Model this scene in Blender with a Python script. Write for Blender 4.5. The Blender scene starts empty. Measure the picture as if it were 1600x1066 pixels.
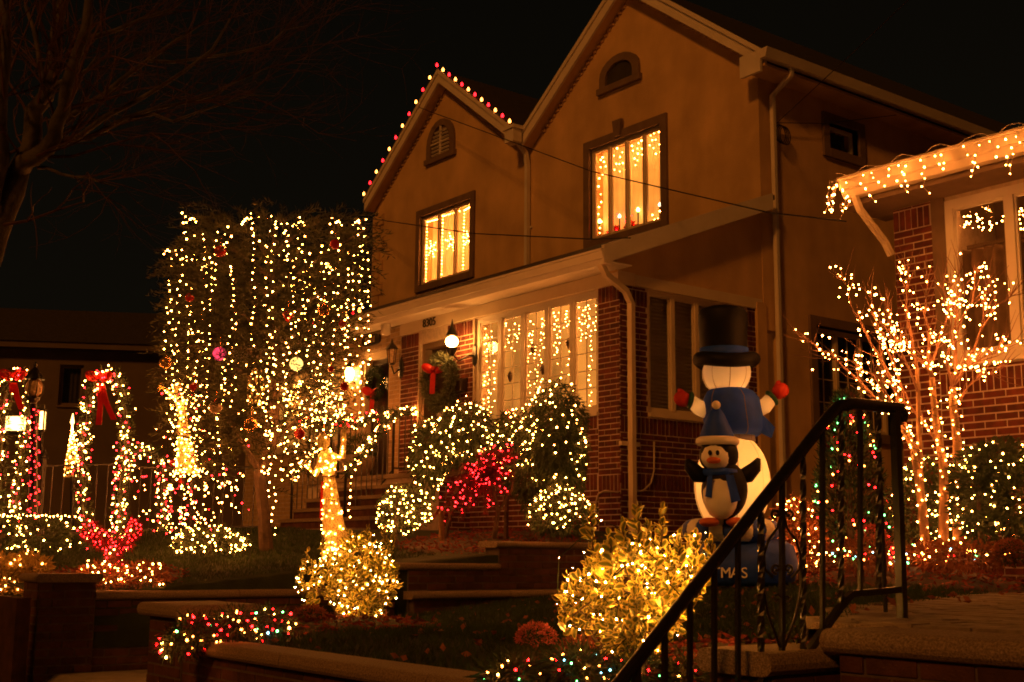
import bpy, bmesh, math, random
import numpy as np
from mathutils import Vector, Matrix

rng = random.Random(7)
nr = np.random.default_rng(7)
scene = bpy.context.scene
C = scene.collection

# ------------------------------------------------------------------ camera
FPX = 1963.3                                   # focal length in photo pixels (photo 1600 wide)
YAW, PITCH, ROLL = [math.radians(v) for v in (37.79, 9.70, 0.485)]
EYE = Vector((0.0, 0.0, 1.2))
fw = Vector((-math.cos(YAW) * math.cos(PITCH), math.sin(YAW) * math.cos(PITCH), math.sin(PITCH)))
r0 = Vector((math.sin(YAW), math.cos(YAW), 0))
u0 = r0.cross(fw)
RI = r0 * math.cos(ROLL) + u0 * math.sin(ROLL)
UP = -r0 * math.sin(ROLL) + u0 * math.cos(ROLL)
cam_d = bpy.data.cameras.new('camera')
cam_d.sensor_width = 36
cam_d.lens = FPX / 1600 * 36
cam_d.clip_start = 0.05
cam_d.clip_end = 500
cam = bpy.data.objects.new('camera', cam_d)
C.objects.link(cam)
cam.matrix_world = Matrix(((RI.x, UP.x, -fw.x, EYE.x), (RI.y, UP.y, -fw.y, EYE.y), (RI.z, UP.z, -fw.z, EYE.z), (0, 0, 0, 1)))
scene.camera = cam

# ------------------------------------------------------------------ night sky and the street light
SUN_EL, SUN_AZ = math.radians(30), math.radians(25)      # azimuth from -Y towards +X
world = bpy.data.worlds.new('World')
scene.world = world
world.use_nodes = True
wn, wl = world.node_tree.nodes, world.node_tree.links
bg = wn['Background']
sky = wn.new('ShaderNodeTexSky')
sky.sky_type = 'NISHITA'
sky.sun_disc = False
sky.sun_elevation = SUN_EL
sky.sun_rotation = math.pi - SUN_AZ
hs = wn.new('ShaderNodeHueSaturation')
hs.inputs['Saturation'].default_value = 0.0
mu = wn.new('ShaderNodeMix')
mu.data_type = 'RGBA'
mu.blend_type = 'MULTIPLY'
mu.inputs['Factor'].default_value = 1.0
mu.inputs['B'].default_value = (1.0, 0.78, 0.42, 1)       # city glow on the night sky
wl.new(sky.outputs[0], hs.inputs['Color'])
wl.new(hs.outputs[0], mu.inputs['A'])
wl.new(mu.outputs['Result'], bg.inputs['Color'])
bg.inputs['Strength'].default_value = 0.0007
sun_d = bpy.data.lights.new('sun', 'SUN')
sun_d.energy = 0.85
sun_d.color = (1.0, 0.30, 0.035)
sun_d.angle = math.radians(6.0)
sun = bpy.data.objects.new('sun', sun_d)
C.objects.link(sun)
sd = Vector((math.sin(SUN_AZ) * math.cos(SUN_EL), -math.cos(SUN_AZ) * math.cos(SUN_EL), math.sin(SUN_EL)))
sun.rotation_euler = sd.to_track_quat('Z', 'Y').to_euler()

scene.view_settings.view_transform = 'Standard'
scene.view_settings.look = 'None'
scene.view_settings.exposure = 0.0
scene.view_settings.gamma = 1.0
scene.view_settings.use_curve_mapping = False
scene.render.engine = 'CYCLES'
cy = scene.cycles
cy.use_denoising = True
cy.use_light_tree = True
cy.filter_width = 1.8
cy.max_bounces = 6
cy.diffuse_bounces = 3
cy.glossy_bounces = 3
cy.transmission_bounces = 4
cy.transparent_max_bounces = 8
cy.sample_clamp_indirect = 3.0
cy.blur_glossy = 0.5
cy.caustics_reflective = False
cy.caustics_refractive = False


# ------------------------------------------------------------------ placing helpers (photo pixel -> point in the place)
def ray(x, y):
    return fw + RI * ((x - 800) / FPX) - UP * ((y - 533) / FPX)
def W(x, y, d):
    return EYE + ray(x, y) * d
def OX(x, y, X):
    r = ray(x, y); return EYE + r * (X / r.x)
def OY(x, y, Y):
    r = ray(x, y); return EYE + r * (Y / r.y)
def OZ(x, y, Z):
    r = ray(x, y); return EYE + r * ((Z - EYE.z) / r.z)
def px(d, n=1.0):
    return n * d / FPX


# ------------------------------------------------------------------ materials
MAT = {}
def new_mat(name):
    m = bpy.data.materials.new(name)
    m.use_nodes = True
    n = m.node_tree.nodes
    return m, n, m.node_tree.links, n['Principled BSDF']
def pbr(name, col, rough=0.7, var=0.25, scale=8.0, bump=0.0, bscale=60.0, metal=0.0, spec=0.4, col2=None, objrand=0.0, translucent=0.0):
    m, n, l, b = new_mat(name)
    b.inputs['Roughness'].default_value = rough
    b.inputs['Metallic'].default_value = metal
    b.inputs['Specular IOR Level'].default_value = spec
    geo = n.new('ShaderNodeNewGeometry')
    t = n.new('ShaderNodeTexNoise')
    t.inputs['Scale'].default_value = scale
    t.inputs['Detail'].default_value = 4
    l.new(geo.outputs['Position'], t.inputs['Vector'])
    r = n.new('ShaderNodeValToRGB')
    c2 = col2 or tuple(min(1, c * (1 + var)) for c in col)
    c1 = tuple(c * (1 - var) for c in col)
    r.color_ramp.elements[0].color = (*c1, 1)
    r.color_ramp.elements[1].color = (*c2, 1)
    r.color_ramp.elements[0].position = 0.32
    r.color_ramp.elements[1].position = 0.68
    l.new(t.outputs['Fac'], r.inputs['Fac'])
    src = r.outputs['Color']
    if objrand:
        oi = n.new('ShaderNodeObjectInfo')
        mr = n.new('ShaderNodeMapRange')
        mr.inputs['To Min'].default_value = 1 - objrand
        mr.inputs['To Max'].default_value = 1 + objrand
        l.new(oi.outputs['Random'], mr.inputs['Value'])
        h = n.new('ShaderNodeHueSaturation')
        l.new(mr.outputs['Result'], h.inputs['Value'])
        l.new(src, h.inputs['Color'])
        src = h.outputs['Color']
    l.new(src, b.inputs['Base Color'])
    if bump:
        t2 = n.new('ShaderNodeTexNoise')
        t2.inputs['Scale'].default_value = bscale
        t2.inputs['Detail'].default_value = 3
        l.new(geo.outputs['Position'], t2.inputs['Vector'])
        bp = n.new('ShaderNodeBump')
        bp.inputs['Strength'].default_value = bump
        bp.inputs['Distance'].default_value = 0.01
        l.new(t2.outputs['Fac'], bp.inputs['Height'])
        l.new(bp.outputs['Normal'], b.inputs['Normal'])
    if translucent:
        tr = n.new('ShaderNodeBsdfTranslucent')
        l.new(src, tr.inputs['Color'])
        mx = n.new('ShaderNodeMixShader')
        mx.inputs['Fac'].default_value = translucent
        l.new(b.outputs[0], mx.inputs[1])
        l.new(tr.outputs[0], mx.inputs[2])
        l.new(mx.outputs[0], n['Material Output'].inputs['Surface'])
    MAT[name] = m
    return m
def emis(name, col, strength, noise=0.0, scale=6.0, cloth=None):
    m = bpy.data.materials.new(name)
    m.use_nodes = True
    n, l = m.node_tree.nodes, m.node_tree.links
    n.clear()
    o = n.new('ShaderNodeOutputMaterial')
    e = n.new('ShaderNodeEmission')
    e.inputs['Color'].default_value = (*col, 1)
    e.inputs['Strength'].default_value = strength
    if noise:
        geo = n.new('ShaderNodeNewGeometry')
        t = n.new('ShaderNodeTexNoise')
        t.inputs['Scale'].default_value = scale
        l.new(geo.outputs['Position'], t.inputs['Vector'])
        mr = n.new('ShaderNodeMapRange')
        mr.inputs['From Min'].default_value = 0.3
        mr.inputs['From Max'].default_value = 0.7
        mr.inputs['To Min'].default_value = strength * (1 - noise)
        mr.inputs['To Max'].default_value = strength * (1 + noise)
        l.new(t.outputs['Fac'], mr.inputs['Value'])
        l.new(mr.outputs[0], e.inputs['Strength'])
    if cloth:
        df = n.new('ShaderNodeBsdfDiffuse'); df.inputs['Color'].default_value = (*cloth, 1)
        ad = n.new('ShaderNodeAddShader'); l.new(e.outputs[0], ad.inputs[0]); l.new(df.outputs[0], ad.inputs[1]); l.new(ad.outputs[0], o.inputs['Surface'])
    else:
        l.new(e.outputs[0], o.inputs['Surface'])
    MAT[name] = m
    return m
def glass_mat(name, tint=(1, 1, 1), gloss=0.02):
    m = bpy.data.materials.new(name)
    m.use_nodes = True
    n, l = m.node_tree.nodes, m.node_tree.links
    n.clear()
    o = n.new('ShaderNodeOutputMaterial')
    tr = n.new('ShaderNodeBsdfTransparent')
    tr.inputs['Color'].default_value = (*tint, 1)
    g = n.new('ShaderNodeBsdfGlossy')
    g.inputs['Roughness'].default_value = gloss
    lw = n.new('ShaderNodeLayerWeight')
    pw = n.new('ShaderNodeMath')
    pw.operation = 'POWER'
    pw.inputs[1].default_value = 4.0
    l.new(lw.outputs['Facing'], pw.inputs[0])
    fr = n.new('ShaderNodeMapRange')
    fr.inputs['To Min'].default_value = 0.03
    fr.inputs['To Max'].default_value = 0.7
    l.new(pw.outputs[0], fr.inputs['Value'])
    mx = n.new('ShaderNodeMixShader')
    l.new(fr.outputs[0], mx.inputs[0])
    l.new(tr.outputs[0], mx.inputs[1])
    l.new(g.outputs[0], mx.inputs[2])
    l.new(mx.outputs[0], o.inputs['Surface'])
    MAT[name] = m
    return m

pbr('stucco', (0.56, 0.375, 0.175), 0.9, 0.14, 1.6, 0.5, 45)
def streaks(name, amount=.10):
    m = MAT[name]; n, l = m.node_tree.nodes, m.node_tree.links
    b = n['Principled BSDF']; src = b.inputs['Base Color'].links[0].from_socket
    geo = n.new('ShaderNodeNewGeometry'); mp = n.new('ShaderNodeMapping'); mp.inputs['Scale'].default_value = (3.0, 3.0, .8)
    t = n.new('ShaderNodeTexNoise'); t.inputs['Scale'].default_value = 1.0; t.inputs['Detail'].default_value = 6
    l.new(geo.outputs['Position'], mp.inputs['Vector']); l.new(mp.outputs[0], t.inputs['Vector'])
    mr = n.new('ShaderNodeMapRange'); mr.inputs['From Min'].default_value = .35; mr.inputs['From Max'].default_value = .65
    mr.inputs['To Min'].default_value = 1 - amount; mr.inputs['To Max'].default_value = 1.04
    l.new(t.outputs['Fac'], mr.inputs['Value'])
    h = n.new('ShaderNodeHueSaturation'); l.new(mr.outputs[0], h.inputs['Value']); l.new(src, h.inputs['Color']); l.new(h.outputs[0], b.inputs['Base Color'])
streaks('stucco')
pbr('brown_trim', (0.17, 0.115, 0.075), 0.8, 0.15, 5, 0.2, 40)
pbr('white_trim', (0.66, 0.60, 0.52), 0.45, 0.06, 3, 0.05, 30)
pbr('cream_trim', (0.62, 0.52, 0.38), 0.5, 0.06, 3)
pbr('red_brick', (0.105, 0.022, 0.013), 0.85, 0.38, 9, 0.4, 90, objrand=0.30)
pbr('dark_brick', (0.070, 0.026, 0.016), 0.85, 0.35, 9, 0.4, 90, objrand=0.3)
pbr('tan_brick', (0.42, 0.29, 0.16), 0.85, 0.2, 8, 0.3, 90, objrand=0.15)
pbr('mortar', (0.52, 0.42, 0.32), 0.95, 0.15, 20, 0.3, 120)
pbr('old_mortar', (0.10, 0.075, 0.055), 0.95, 0.2, 20, 0.3, 120)
pbr('cap_stone', (0.24, 0.175, 0.115), 0.85, 0.5, 130, 0.7, 170)
pbr('shingle', (0.03, 0.026, 0.024), 0.9, 0.3, 12, 0.4, 50, objrand=0.3)
pbr('concrete', (0.23, 0.205, 0.17), 0.9, 0.2, 4, 0.3, 60)
pbr('asphalt', (0.05, 0.048, 0.045), 0.9, 0.25, 40, 0.4, 120)
pbr('paver', (0.20, 0.155, 0.115), 0.85, 0.3, 14, 0.5, 60, objrand=0.25)
pbr('soil', (0.045, 0.03, 0.02), 1.0, 0.4, 12, 0.6, 50)
pbr('mulch', (0.20, 0.035, 0.018), 0.95, 0.45, 25, 0.5, 80)
pbr('lawn_soil', (0.02, 0.028, 0.008), 1.0, 0.3, 5, 0.6, 60)
pbr('grass', (0.026, 0.048, 0.011), 0.8, 0.4, 3, translucent=0.25)
pbr('iron', (0.012, 0.011, 0.011), 0.28, 0.2, 30, 0.25, 150, spec=0.6)
pbr('dark_door', (0.035, 0.02, 0.014), 0.35, 0.3, 6)
pbr('black_plastic', (0.008, 0.008, 0.008), 0.5, 0.1)
pbr('wire_green', (0.02, 0.03, 0.012), 0.5, 0.1)
pbr('wire_white', (0.55, 0.45, 0.35), 0.5, 0.1)
pbr('cable', (0.012, 0.010, 0.010), 0.6, 0.1)
pbr('pipe', (0.42, 0.35, 0.27), 0.5, 0.1)
pbr('cedar', (0.040, 0.042, 0.015), 0.8, 0.45, 10, translucent=0.2)
pbr('yew', (0.040, 0.060, 0.024), 0.7, 0.45, 18, translucent=0.2)
pbr('maple_leaf', (0.16, 0.03, 0.024), 0.7, 0.4, 18, translucent=0.3)
pbr('rust_leaf', (0.22, 0.075, 0.025), 0.7, 0.4, 18, translucent=0.3)
pbr('garland', (0.03, 0.055, 0.022), 0.7, 0.4, 18)
pbr('bark', (0.085, 0.055, 0.035), 0.9, 0.35, 14, 0.8, 60)
pbr('smooth_bark', (0.30, 0.17, 0.085), 0.8, 0.3, 12, 0.6, 70)
pbr('grey_bark', (0.065, 0.055, 0.04), 0.9, 0.4, 9, 0.8, 40)
pbr('twig', (0.22, 0.11, 0.07), 0.8, 0.2)
pbr('dark_twig', (0.075, 0.036, 0.022), 0.9, 0.2)
pbr('red_ribbon', (0.55, 0.015, 0.012), 0.4, 0.12, 6, translucent=0.2)
pbr('red_ball', (0.50, 0.02, 0.012), 0.12, 0.1, spec=0.8)
pbr('gold_ball', (0.70, 0.42, 0.14), 0.22, 0.1, metal=0.8)
pbr('clear_ball', (0.55, 0.38, 0.24), 0.12, 0.3, 40, spec=0.8)
pbr('gold_mesh', (0.78, 0.58, 0.26), 0.45, 0.6, 85, translucent=0.45)
pbr('mum_pink', (0.55, 0.12, 0.12), 0.8, 0.3, 40, translucent=0.2)
pbr('mum_rust', (0.30, 0.085, 0.045), 0.8, 0.3, 40, translucent=0.2)
pbr('nylon_black', (0.0045, 0.005, 0.005), 0.6, 0.15, 6, 0.5, 9, spec=0.2)
pbr('nylon_blue', (0.020, 0.085, 0.72), 0.6, 0.15, 6, 0.6, 9, translucent=0.25)
pbr('nylon_navy', (0.014, 0.055, 0.45), 0.6, 0.15, 6, 0.6, 9)
pbr('nylon_white', (0.78, 0.72, 0.64), 0.6, 0.05, 5, 0.6, 9, translucent=0.55)
pbr('nylon_cream', (0.86, 0.82, 0.76), 0.6, 0.04, 5, 0.5, 10)
pbr('seam_thread', (0.30, 0.20, 0.12), 0.7, 0.1)
pbr('nylon_red', (0.55, 0.03, 0.012), 0.6, 0.1, 6, translucent=0.2)
pbr('nylon_green', (0.012, 0.06, 0.025), 0.6, 0.1, 6)
pbr('nylon_orange', (0.62, 0.14, 0.02), 0.6, 0.1, 6)
pbr('number_plate', (0.015, 0.013, 0.012), 0.4, 0.1)
pbr('number_digit', (0.48, 0.38, 0.24), 0.5, 0.1)
pbr('frosted_green', (0.13, 0.15, 0.09), 0.7, 0.5, 40)
pbr('candle', (0.7, 0.6, 0.45), 0.5, 0.05)
pbr('far_wall', (0.12, 0.09, 0.06), 0.9, 0.1, 2)
pbr('dark_room', (0.035, 0.03, 0.025), 0.9, 0.2, 3)
pbr('dim_blind', (0.30, 0.26, 0.20), 0.8, 0.1, 4)
pbr('gold_leaf', (0.34, 0.24, 0.06), 0.6, 0.35, 18, translucent=0.3)
pbr('drape', (0.20, 0.13, 0.08), 0.9, 0.25, 6)
glass_mat('glass')
glass_mat('lantern_glass', (1.0, 0.9, 0.75))

WARM = (1.0, 0.285, 0.045)
emis('bulb_warm', WARM, 108.0)
emis('bulb_near', (1.0, 0.36, 0.05), 1700.0)
emis('bulb_red', (1.0, 0.006, 0.006), 42.0)
emis('bulb_mid', (1.0, 0.36, 0.05), 430.0)
emis('bulb_pink', (1.0, 0.010, 0.012), 38.0)
emis('bulb_green', (0.16, 1.0, 0.22), 19.0)
emis('bulb_blue', (0.25, 0.75, 1.0), 13.0)
emis('bulb_orange', (1.0, 0.22, 0.03), 48.0)
emis('lamp_globe', (1.0, 0.38, 0.07), 110.0)
emis('lamp_amber', (1.0, 0.50, 0.12), 9.0)
emis('ball_magenta', (1.0, 0.05, 0.10), 1.6, 0.5, 30)
emis('ball_yellow', (1.0, 0.62, 0.14), 2.2, 0.3, 30)
emis('lit_curtain', (1.0, 0.33, 0.04), 0.8, 0.35, 3.0, (.6, .5, .4))
emis('lit_blind', (1.0, 0.33, 0.045), 0.75, 0.5, 1.3)
emis('red_curtain', (1.0, 0.08, 0.015), 0.6, 0.4, 3.0)
emis('candle_bulb', (1.0, 0.62, 0.35), 6.0)

def leaf_mat():
    m, n, l, b = new_mat('variegated_leaf')
    at = n.new('ShaderNodeAttribute')
    at.attribute_name = 'edge'
    oi = n.new('ShaderNodeObjectInfo')
    geo = n.new('ShaderNodeNewGeometry')
    t = n.new('ShaderNodeTexNoise')
    t.inputs['Scale'].default_value = 45
    l.new(geo.outputs['Position'], t.inputs['Vector'])
    ad = n.new('ShaderNodeMath')
    ad.operation = 'ADD'
    l.new(at.outputs['Fac'], ad.inputs[0])
    mr = n.new('ShaderNodeMapRange')
    mr.inputs['To Min'].default_value = -0.25
    mr.inputs['To Max'].default_value = 0.25
    l.new(t.outputs['Fac'], mr.inputs['Value'])
    l.new(mr.outputs[0], ad.inputs[1])
    r = n.new('ShaderNodeValToRGB')
    r.color_ramp.elements[0].position = 0.22
    r.color_ramp.elements[0].color = (0.12, 0.14, 0.022, 1)
    r.color_ramp.elements[1].position = 0.55
    r.color_ramp.elements[1].color = (0.58, 0.46, 0.09, 1)
    l.new(ad.outputs[0], r.inputs['Fac'])
    l.new(r.outputs[0], b.inputs['Base Color'])
    b.inputs['Roughness'].default_value = 0.42
    tr = n.new('ShaderNodeBsdfTranslucent')
    l.new(r.outputs[0], tr.inputs['Color'])
    mx = n.new('ShaderNodeMixShader')
    mx.inputs['Fac'].default_value = 0.35
    l.new(b.outputs[0], mx.inputs[1])
    l.new(tr.outputs[0], mx.inputs[2])
    l.new(mx.outputs[0], n['Material Output'].inputs['Surface'])
    MAT['variegated_leaf'] = m
leaf_mat()


# ------------------------------------------------------------------ object helpers
OFF = {}
def tag(o, label=None, cat=None, group=None, kind=None):
    if label: o['label'] = label
    if cat: o['category'] = cat
    if group: o['group'] = group
    if kind: o['kind'] = kind
    return o
def thing(name, label, cat, loc, group=None):
    o = bpy.data.objects.new(name, None)
    o.empty_display_size = 0.1
    C.objects.link(o)
    o.location = loc
    OFF[o] = Vector(loc)
    return tag(o, label, cat, group)
def link(name, me, parent=None, loc=None, kind=None):
    """me holds world coordinates minus the thing's base (or a shared mesh with loc given)."""
    o = bpy.data.objects.new(name, me)
    C.objects.link(o)
    if parent is not None:
        o.parent = parent
        OFF[o] = OFF[parent]
    else:
        OFF[o] = Vector((0, 0, 0))
    if loc is not None:
        o.location = Vector(loc) - OFF[o]
    if kind: o['kind'] = kind
    return o

class MB:
    def __init__(s):
        s.v, s.f = [], []
    def add(s, vs, fs):
        b = len(s.v)
        s.v.extend([tuple(v) for v in vs])
        s.f.extend([tuple(b + i for i in f) for f in fs])
    def box(s, a, b):
        x0, y0, z0 = a
        x1, y1, z1 = b
        s.add([(x0, y0, z0), (x1, y0, z0), (x1, y1, z0), (x0, y1, z0), (x0, y0, z1), (x1, y0, z1), (x1, y1, z1), (x0, y1, z1)],
              [(0, 3, 2, 1), (4, 5, 6, 7), (0, 1, 5, 4), (1, 2, 6, 5), (2, 3, 7, 6), (3, 0, 4, 7)])
    def obox(s, c, ax, ay, az):
        c, ax, ay, az = Vector(c), Vector(ax), Vector(ay), Vector(az)
        vs = [c + ax * i + ay * j + az * k for k in (-1, 1) for (i, j) in ((-1, -1), (1, -1), (1, 1), (-1, 1))]
        s.add(vs, [(0, 3, 2, 1), (4, 5, 6, 7), (0, 1, 5, 4), (1, 2, 6, 5), (2, 3, 7, 6), (3, 0, 4, 7)])
    def fbox(s, fr, u0, u1, z0, z1, n0, n1):
        """box in a wall frame fr=(origin, u, n): u along the wall, n outward, z world height"""
        o, u, n = fr
        vs = []
        for z in (z0, z1):
            for (a, b) in ((u0, n0), (u1, n0), (u1, n1), (u0, n1)):
                p = o + u * a + n * b
                vs.append((p.x, p.y, z))
        s.add(vs, [(0, 3, 2, 1), (4, 5, 6, 7), (0, 1, 5, 4), (1, 2, 6, 5), (2, 3, 7, 6), (3, 0, 4, 7)])
    def tube(s, pts, rad, n=6, cap=True, twist=0.0, square=False):
        pts = [Vector(p) for p in pts]
        m = len(pts)
        rs = rad if isinstance(rad, (list, tuple)) else [rad] * m
        b = len(s.v)
        t0 = (pts[1] - pts[0]).normalized()
        ref = Vector((0, 0, 1)) if abs(t0.z) < 0.9 else Vector((1, 0, 0))
        side = t0.cross(ref).normalized()
        for i in range(m):
            t = (pts[min(i + 1, m - 1)] - pts[max(i - 1, 0)])
            if t.length < 1e-9: t = t0
            t.normalize()
            side = (side - t * side.dot(t))
            if side.length < 1e-6: side = t.orthogonal()
            side.normalize()
            up = t.cross(side)
            for k in range(n):
                a = 2 * math.pi * k / n + twist * i + (math.pi / 4 if square else 0)
                s.v.append(tuple(pts[i] + (side * math.cos(a) + up * math.sin(a)) * rs[i]))
        for i in range(m - 1):
            for k in range(n):
                k2 = (k + 1) % n
                s.f.append((b + i * n + k, b + i * n + k2, b + (i + 1) * n + k2, b + (i + 1) * n + k))
        if cap:
            s.f.append(tuple(b + k for k in reversed(range(n))))
            s.f.append(tuple(b + (m - 1) * n + k for k in range(n)))
    def lathe(s, c, prof, n=16, axis=None, sx=1.0, sy=1.0, wob=0.0, nw=0):
        """prof: list of (r, z); around vertical axis at c"""
        c = Vector(c)
        b = len(s.v)
        for (r, z) in prof:
            for k in range(n):
                a = 2 * math.pi * k / n
                rr = r * (1 + wob * math.cos(nw * a)) if wob else r
                s.v.append((c.x + rr * sx * math.cos(a), c.y + rr * sy * math.sin(a), c.z + z))
        for i in range(len(prof) - 1):
            for k in range(n):
                k2 = (k + 1) % n
                s.f.append((b + i * n + k, b + i * n + k2, b + (i + 1) * n + k2, b + (i + 1) * n + k))
        s.f.append(tuple(b + k for k in reversed(range(n))))
        s.f.append(tuple(b + (len(prof) - 1) * n + k for k in range(n)))
    def sphere(s, c, r, n=14, m=9, sx=1, sy=1, sz=1):
        prof = [(max(1e-4, r * math.sin(math.pi * i / m)), -r * math.cos(math.pi * i / m) * sz) for i in range(m + 1)]
        s.lathe(c, prof, n, sx=sx, sy=sy)
    def ellipsoid(s, c, ax, ay, az, n=14, m=9):
        c, ax, ay, az = Vector(c), Vector(ax), Vector(ay), Vector(az)
        b = len(s.v)
        for i in range(m + 1):
            th = math.pi * i / m
            rr, zz = max(1e-3, math.sin(th)), -math.cos(th)
            for k in range(n):
                a = 2 * math.pi * k / n
                s.v.append(tuple(c + ax * (rr * math.cos(a)) + ay * (rr * math.sin(a)) + az * zz))
        for i in range(m):
            for k in range(n):
                k2 = (k + 1) % n
                s.f.append((b + i * n + k, b + i * n + k2, b + (i + 1) * n + k2, b + (i + 1) * n + k))
    def prism(s, poly, ext):
        """poly: 3-D points of a planar outline, ext: extrusion vector"""
        n = len(poly)
        ext = Vector(ext)
        vs = [Vector(p) for p in poly] + [Vector(p) + ext for p in poly]
        fs = [tuple(reversed(range(n))), tuple(range(n, 2 * n))]
        fs += [(i, (i + 1) % n, n + (i + 1) % n, n + i) for i in range(n)]
        s.add(vs, fs)
    def build(s, name, mat, parent=None, smooth=False, kind=None):
        me = bpy.data.meshes.new(name)
        off = OFF[parent] if parent is not None else Vector((0, 0, 0))
        me.from_pydata([(x - off.x, y - off.y, z - off.z) for x, y, z in s.v], [], s.f)
        me.materials.append(MAT[mat])
        if smooth:
            me.polygons.foreach_set('use_smooth', [True] * len(me.polygons))
        me.update()
        return link(name, me, parent, kind=kind)

def np_mesh(name, V, F, mat, parent=None, kind=None, smooth=False, attr=None):
    """V (n,3) array, F (m,k) array of equal-sized faces"""
    off = OFF[parent] if parent is not None else Vector((0, 0, 0))
    V = np.asarray(V, dtype=np.float32) - np.array(off, dtype=np.float32)
    F = np.asarray(F, dtype=np.int32)
    me = bpy.data.meshes.new(name)
    me.vertices.add(len(V))
    me.vertices.foreach_set('co', V.ravel())
    m, k = F.shape
    me.loops.add(m * k)
    me.loops.foreach_set('vertex_index', F.ravel())
    me.polygons.add(m)
    me.polygons.foreach_set('loop_start', np.arange(0, m * k, k, dtype=np.int32))
    me.update(calc_edges=True)
    if smooth:
        me.polygons.foreach_set('use_smooth', np.ones(m, dtype=bool))
    if attr is not None:
        a = me.attributes.new('edge', 'FLOAT', 'POINT')
        a.data.foreach_set('value', np.asarray(attr, dtype=np.float32))
    me.materials.append(MAT[mat])
    me.validate()
    return link(name, me, parent, kind=kind)

def _ico():
    bm = bmesh.new()
    bmesh.ops.create_icosphere(bm, subdivisions=1, radius=1.0)
    V = np.array([v.co[:] for v in bm.verts])
    F = np.array([[v.index for v in f.verts] for f in bm.faces])
    bm.free()
    return V, F
ICO_V, ICO_F = _ico()

def bulbs(name, P, r, mat, parent, stretch=1.0):
    P = np.array([tuple(p) for p in P])
    if len(P) == 0: return None
    n = len(P)
    rr = r * 0.43 * nr.uniform(0.6, 1.3, n)
    V = (ICO_V[None] * rr[:, None, None] * np.array((1, 1, stretch))[None, None] + P[:, None, :]).reshape(-1, 3)
    F = (ICO_F[None] + (np.arange(n) * len(ICO_V))[:, None, None]).reshape(-1, 3)
    return np_mesh(name, V, F, mat, parent, kind='stuff')

def light_string(label, P, r, mats=('bulb_warm',), group=None, wire='wire_green', weights=None, wr=0.0025, paths=None, name='light_string', cat='string lights'):
    """one string of lights: a wire along paths (or through P in order) and its bulbs"""
    P = [Vector(p) for p in P]
    base = min(P, key=lambda p: p.z)
    t = thing(name, label, cat, base, group)
    if wire:
        mb = MB()
        for path in (paths if paths is not None else [P]):
            if len(path) > 1: mb.tube(path, wr, 3, cap=False)
        if mb.v: mb.build('wire', wire, t)
    if len(mats) == 1:
        bulbs('bulbs', P, r, mats[0], t)
    else:
        w = weights or [1] * len(mats)
        sel = rng.choices(range(len(mats)), w, k=len(P))
        for i, m in enumerate(mats):
            bulbs(m.replace('bulb_', '') + '_bulbs', [p for p, q in zip(P, sel) if q == i], r, m, t)
    return t

def leafcards(P, D, L, Wd, jitter=0.35, bend=0.25):
    """diamond leaves: P (n,3) roots, D (n,3) directions, L lengths, Wd widths -> V, F(quads)"""
    n = len(P)
    D = D + nr.normal(0, jitter, (n, 3))
    D /= np.linalg.norm(D, axis=1, keepdims=True) + 1e-9
    S = np.cross(D, nr.normal(0, 1, (n, 3)))
    S /= np.linalg.norm(S, axis=1, keepdims=True) + 1e-9
    N = np.cross(D, S)
    L = np.broadcast_to(L, n)[:, None] * nr.uniform(0.6, 1.3, (n, 1))
    Wd = np.broadcast_to(Wd, n)[:, None]
    a = P
    b = P + D * L * 0.45 + S * Wd * 0.5 + N * L * bend * 0.3
    c = P + D * L
    d = P + D * L * 0.45 - S * Wd * 0.5 + N * L * bend * 0.3
    V = np.stack([a, b, c, d], 1).reshape(-1, 3)
    F = np.arange(4 * n).reshape(-1, 4)
    return V, F

def ellip_points(c, R, n, shell=0.45, lo=-1.0):
    """points in the outer shell of an ellipsoid, with outward directions; lo cuts the bottom"""
    out_p, out_d = [], []
    while sum(len(x) for x in out_p) < n:
        d = nr.normal(0, 1, (n * 2, 3))
        d /= np.linalg.norm(d, axis=1, keepdims=True)
        d = d[d[:, 2] > lo]
        s = (1 - shell * nr.random((len(d), 1)) ** 1.6)
        out_p.append(d * s * np.array(R) + np.array(c))
        out_d.append(d)
    return np.concatenate(out_p)[:n], np.concatenate(out_d)[:n]


# ------------------------------------------------------------------ wall helpers
def FRONT(Y): return (Vector((0, Y, 0)), Vector((1, 0, 0)), Vector((0, -1, 0)))     # u = X, seen from the street
def SIDE(X): return (Vector((X, 0, 0)), Vector((0, 1, 0)), Vector((1, 0, 0)))       # u = Y, seen from +X

def _unit_brick(mat):
    bm = bmesh.new()
    bmesh.ops.create_cube(bm, size=1.0)
    me = bpy.data.meshes.new('brick')
    bm.to_mesh(me); bm.free()
    me.materials.append(MAT[mat])
    return me
BRICK = {m: _unit_brick(m) for m in ('red_brick', 'dark_brick', 'tan_brick', 'paver', 'cap_stone', 'shingle')}
BCOUNT = {}

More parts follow.
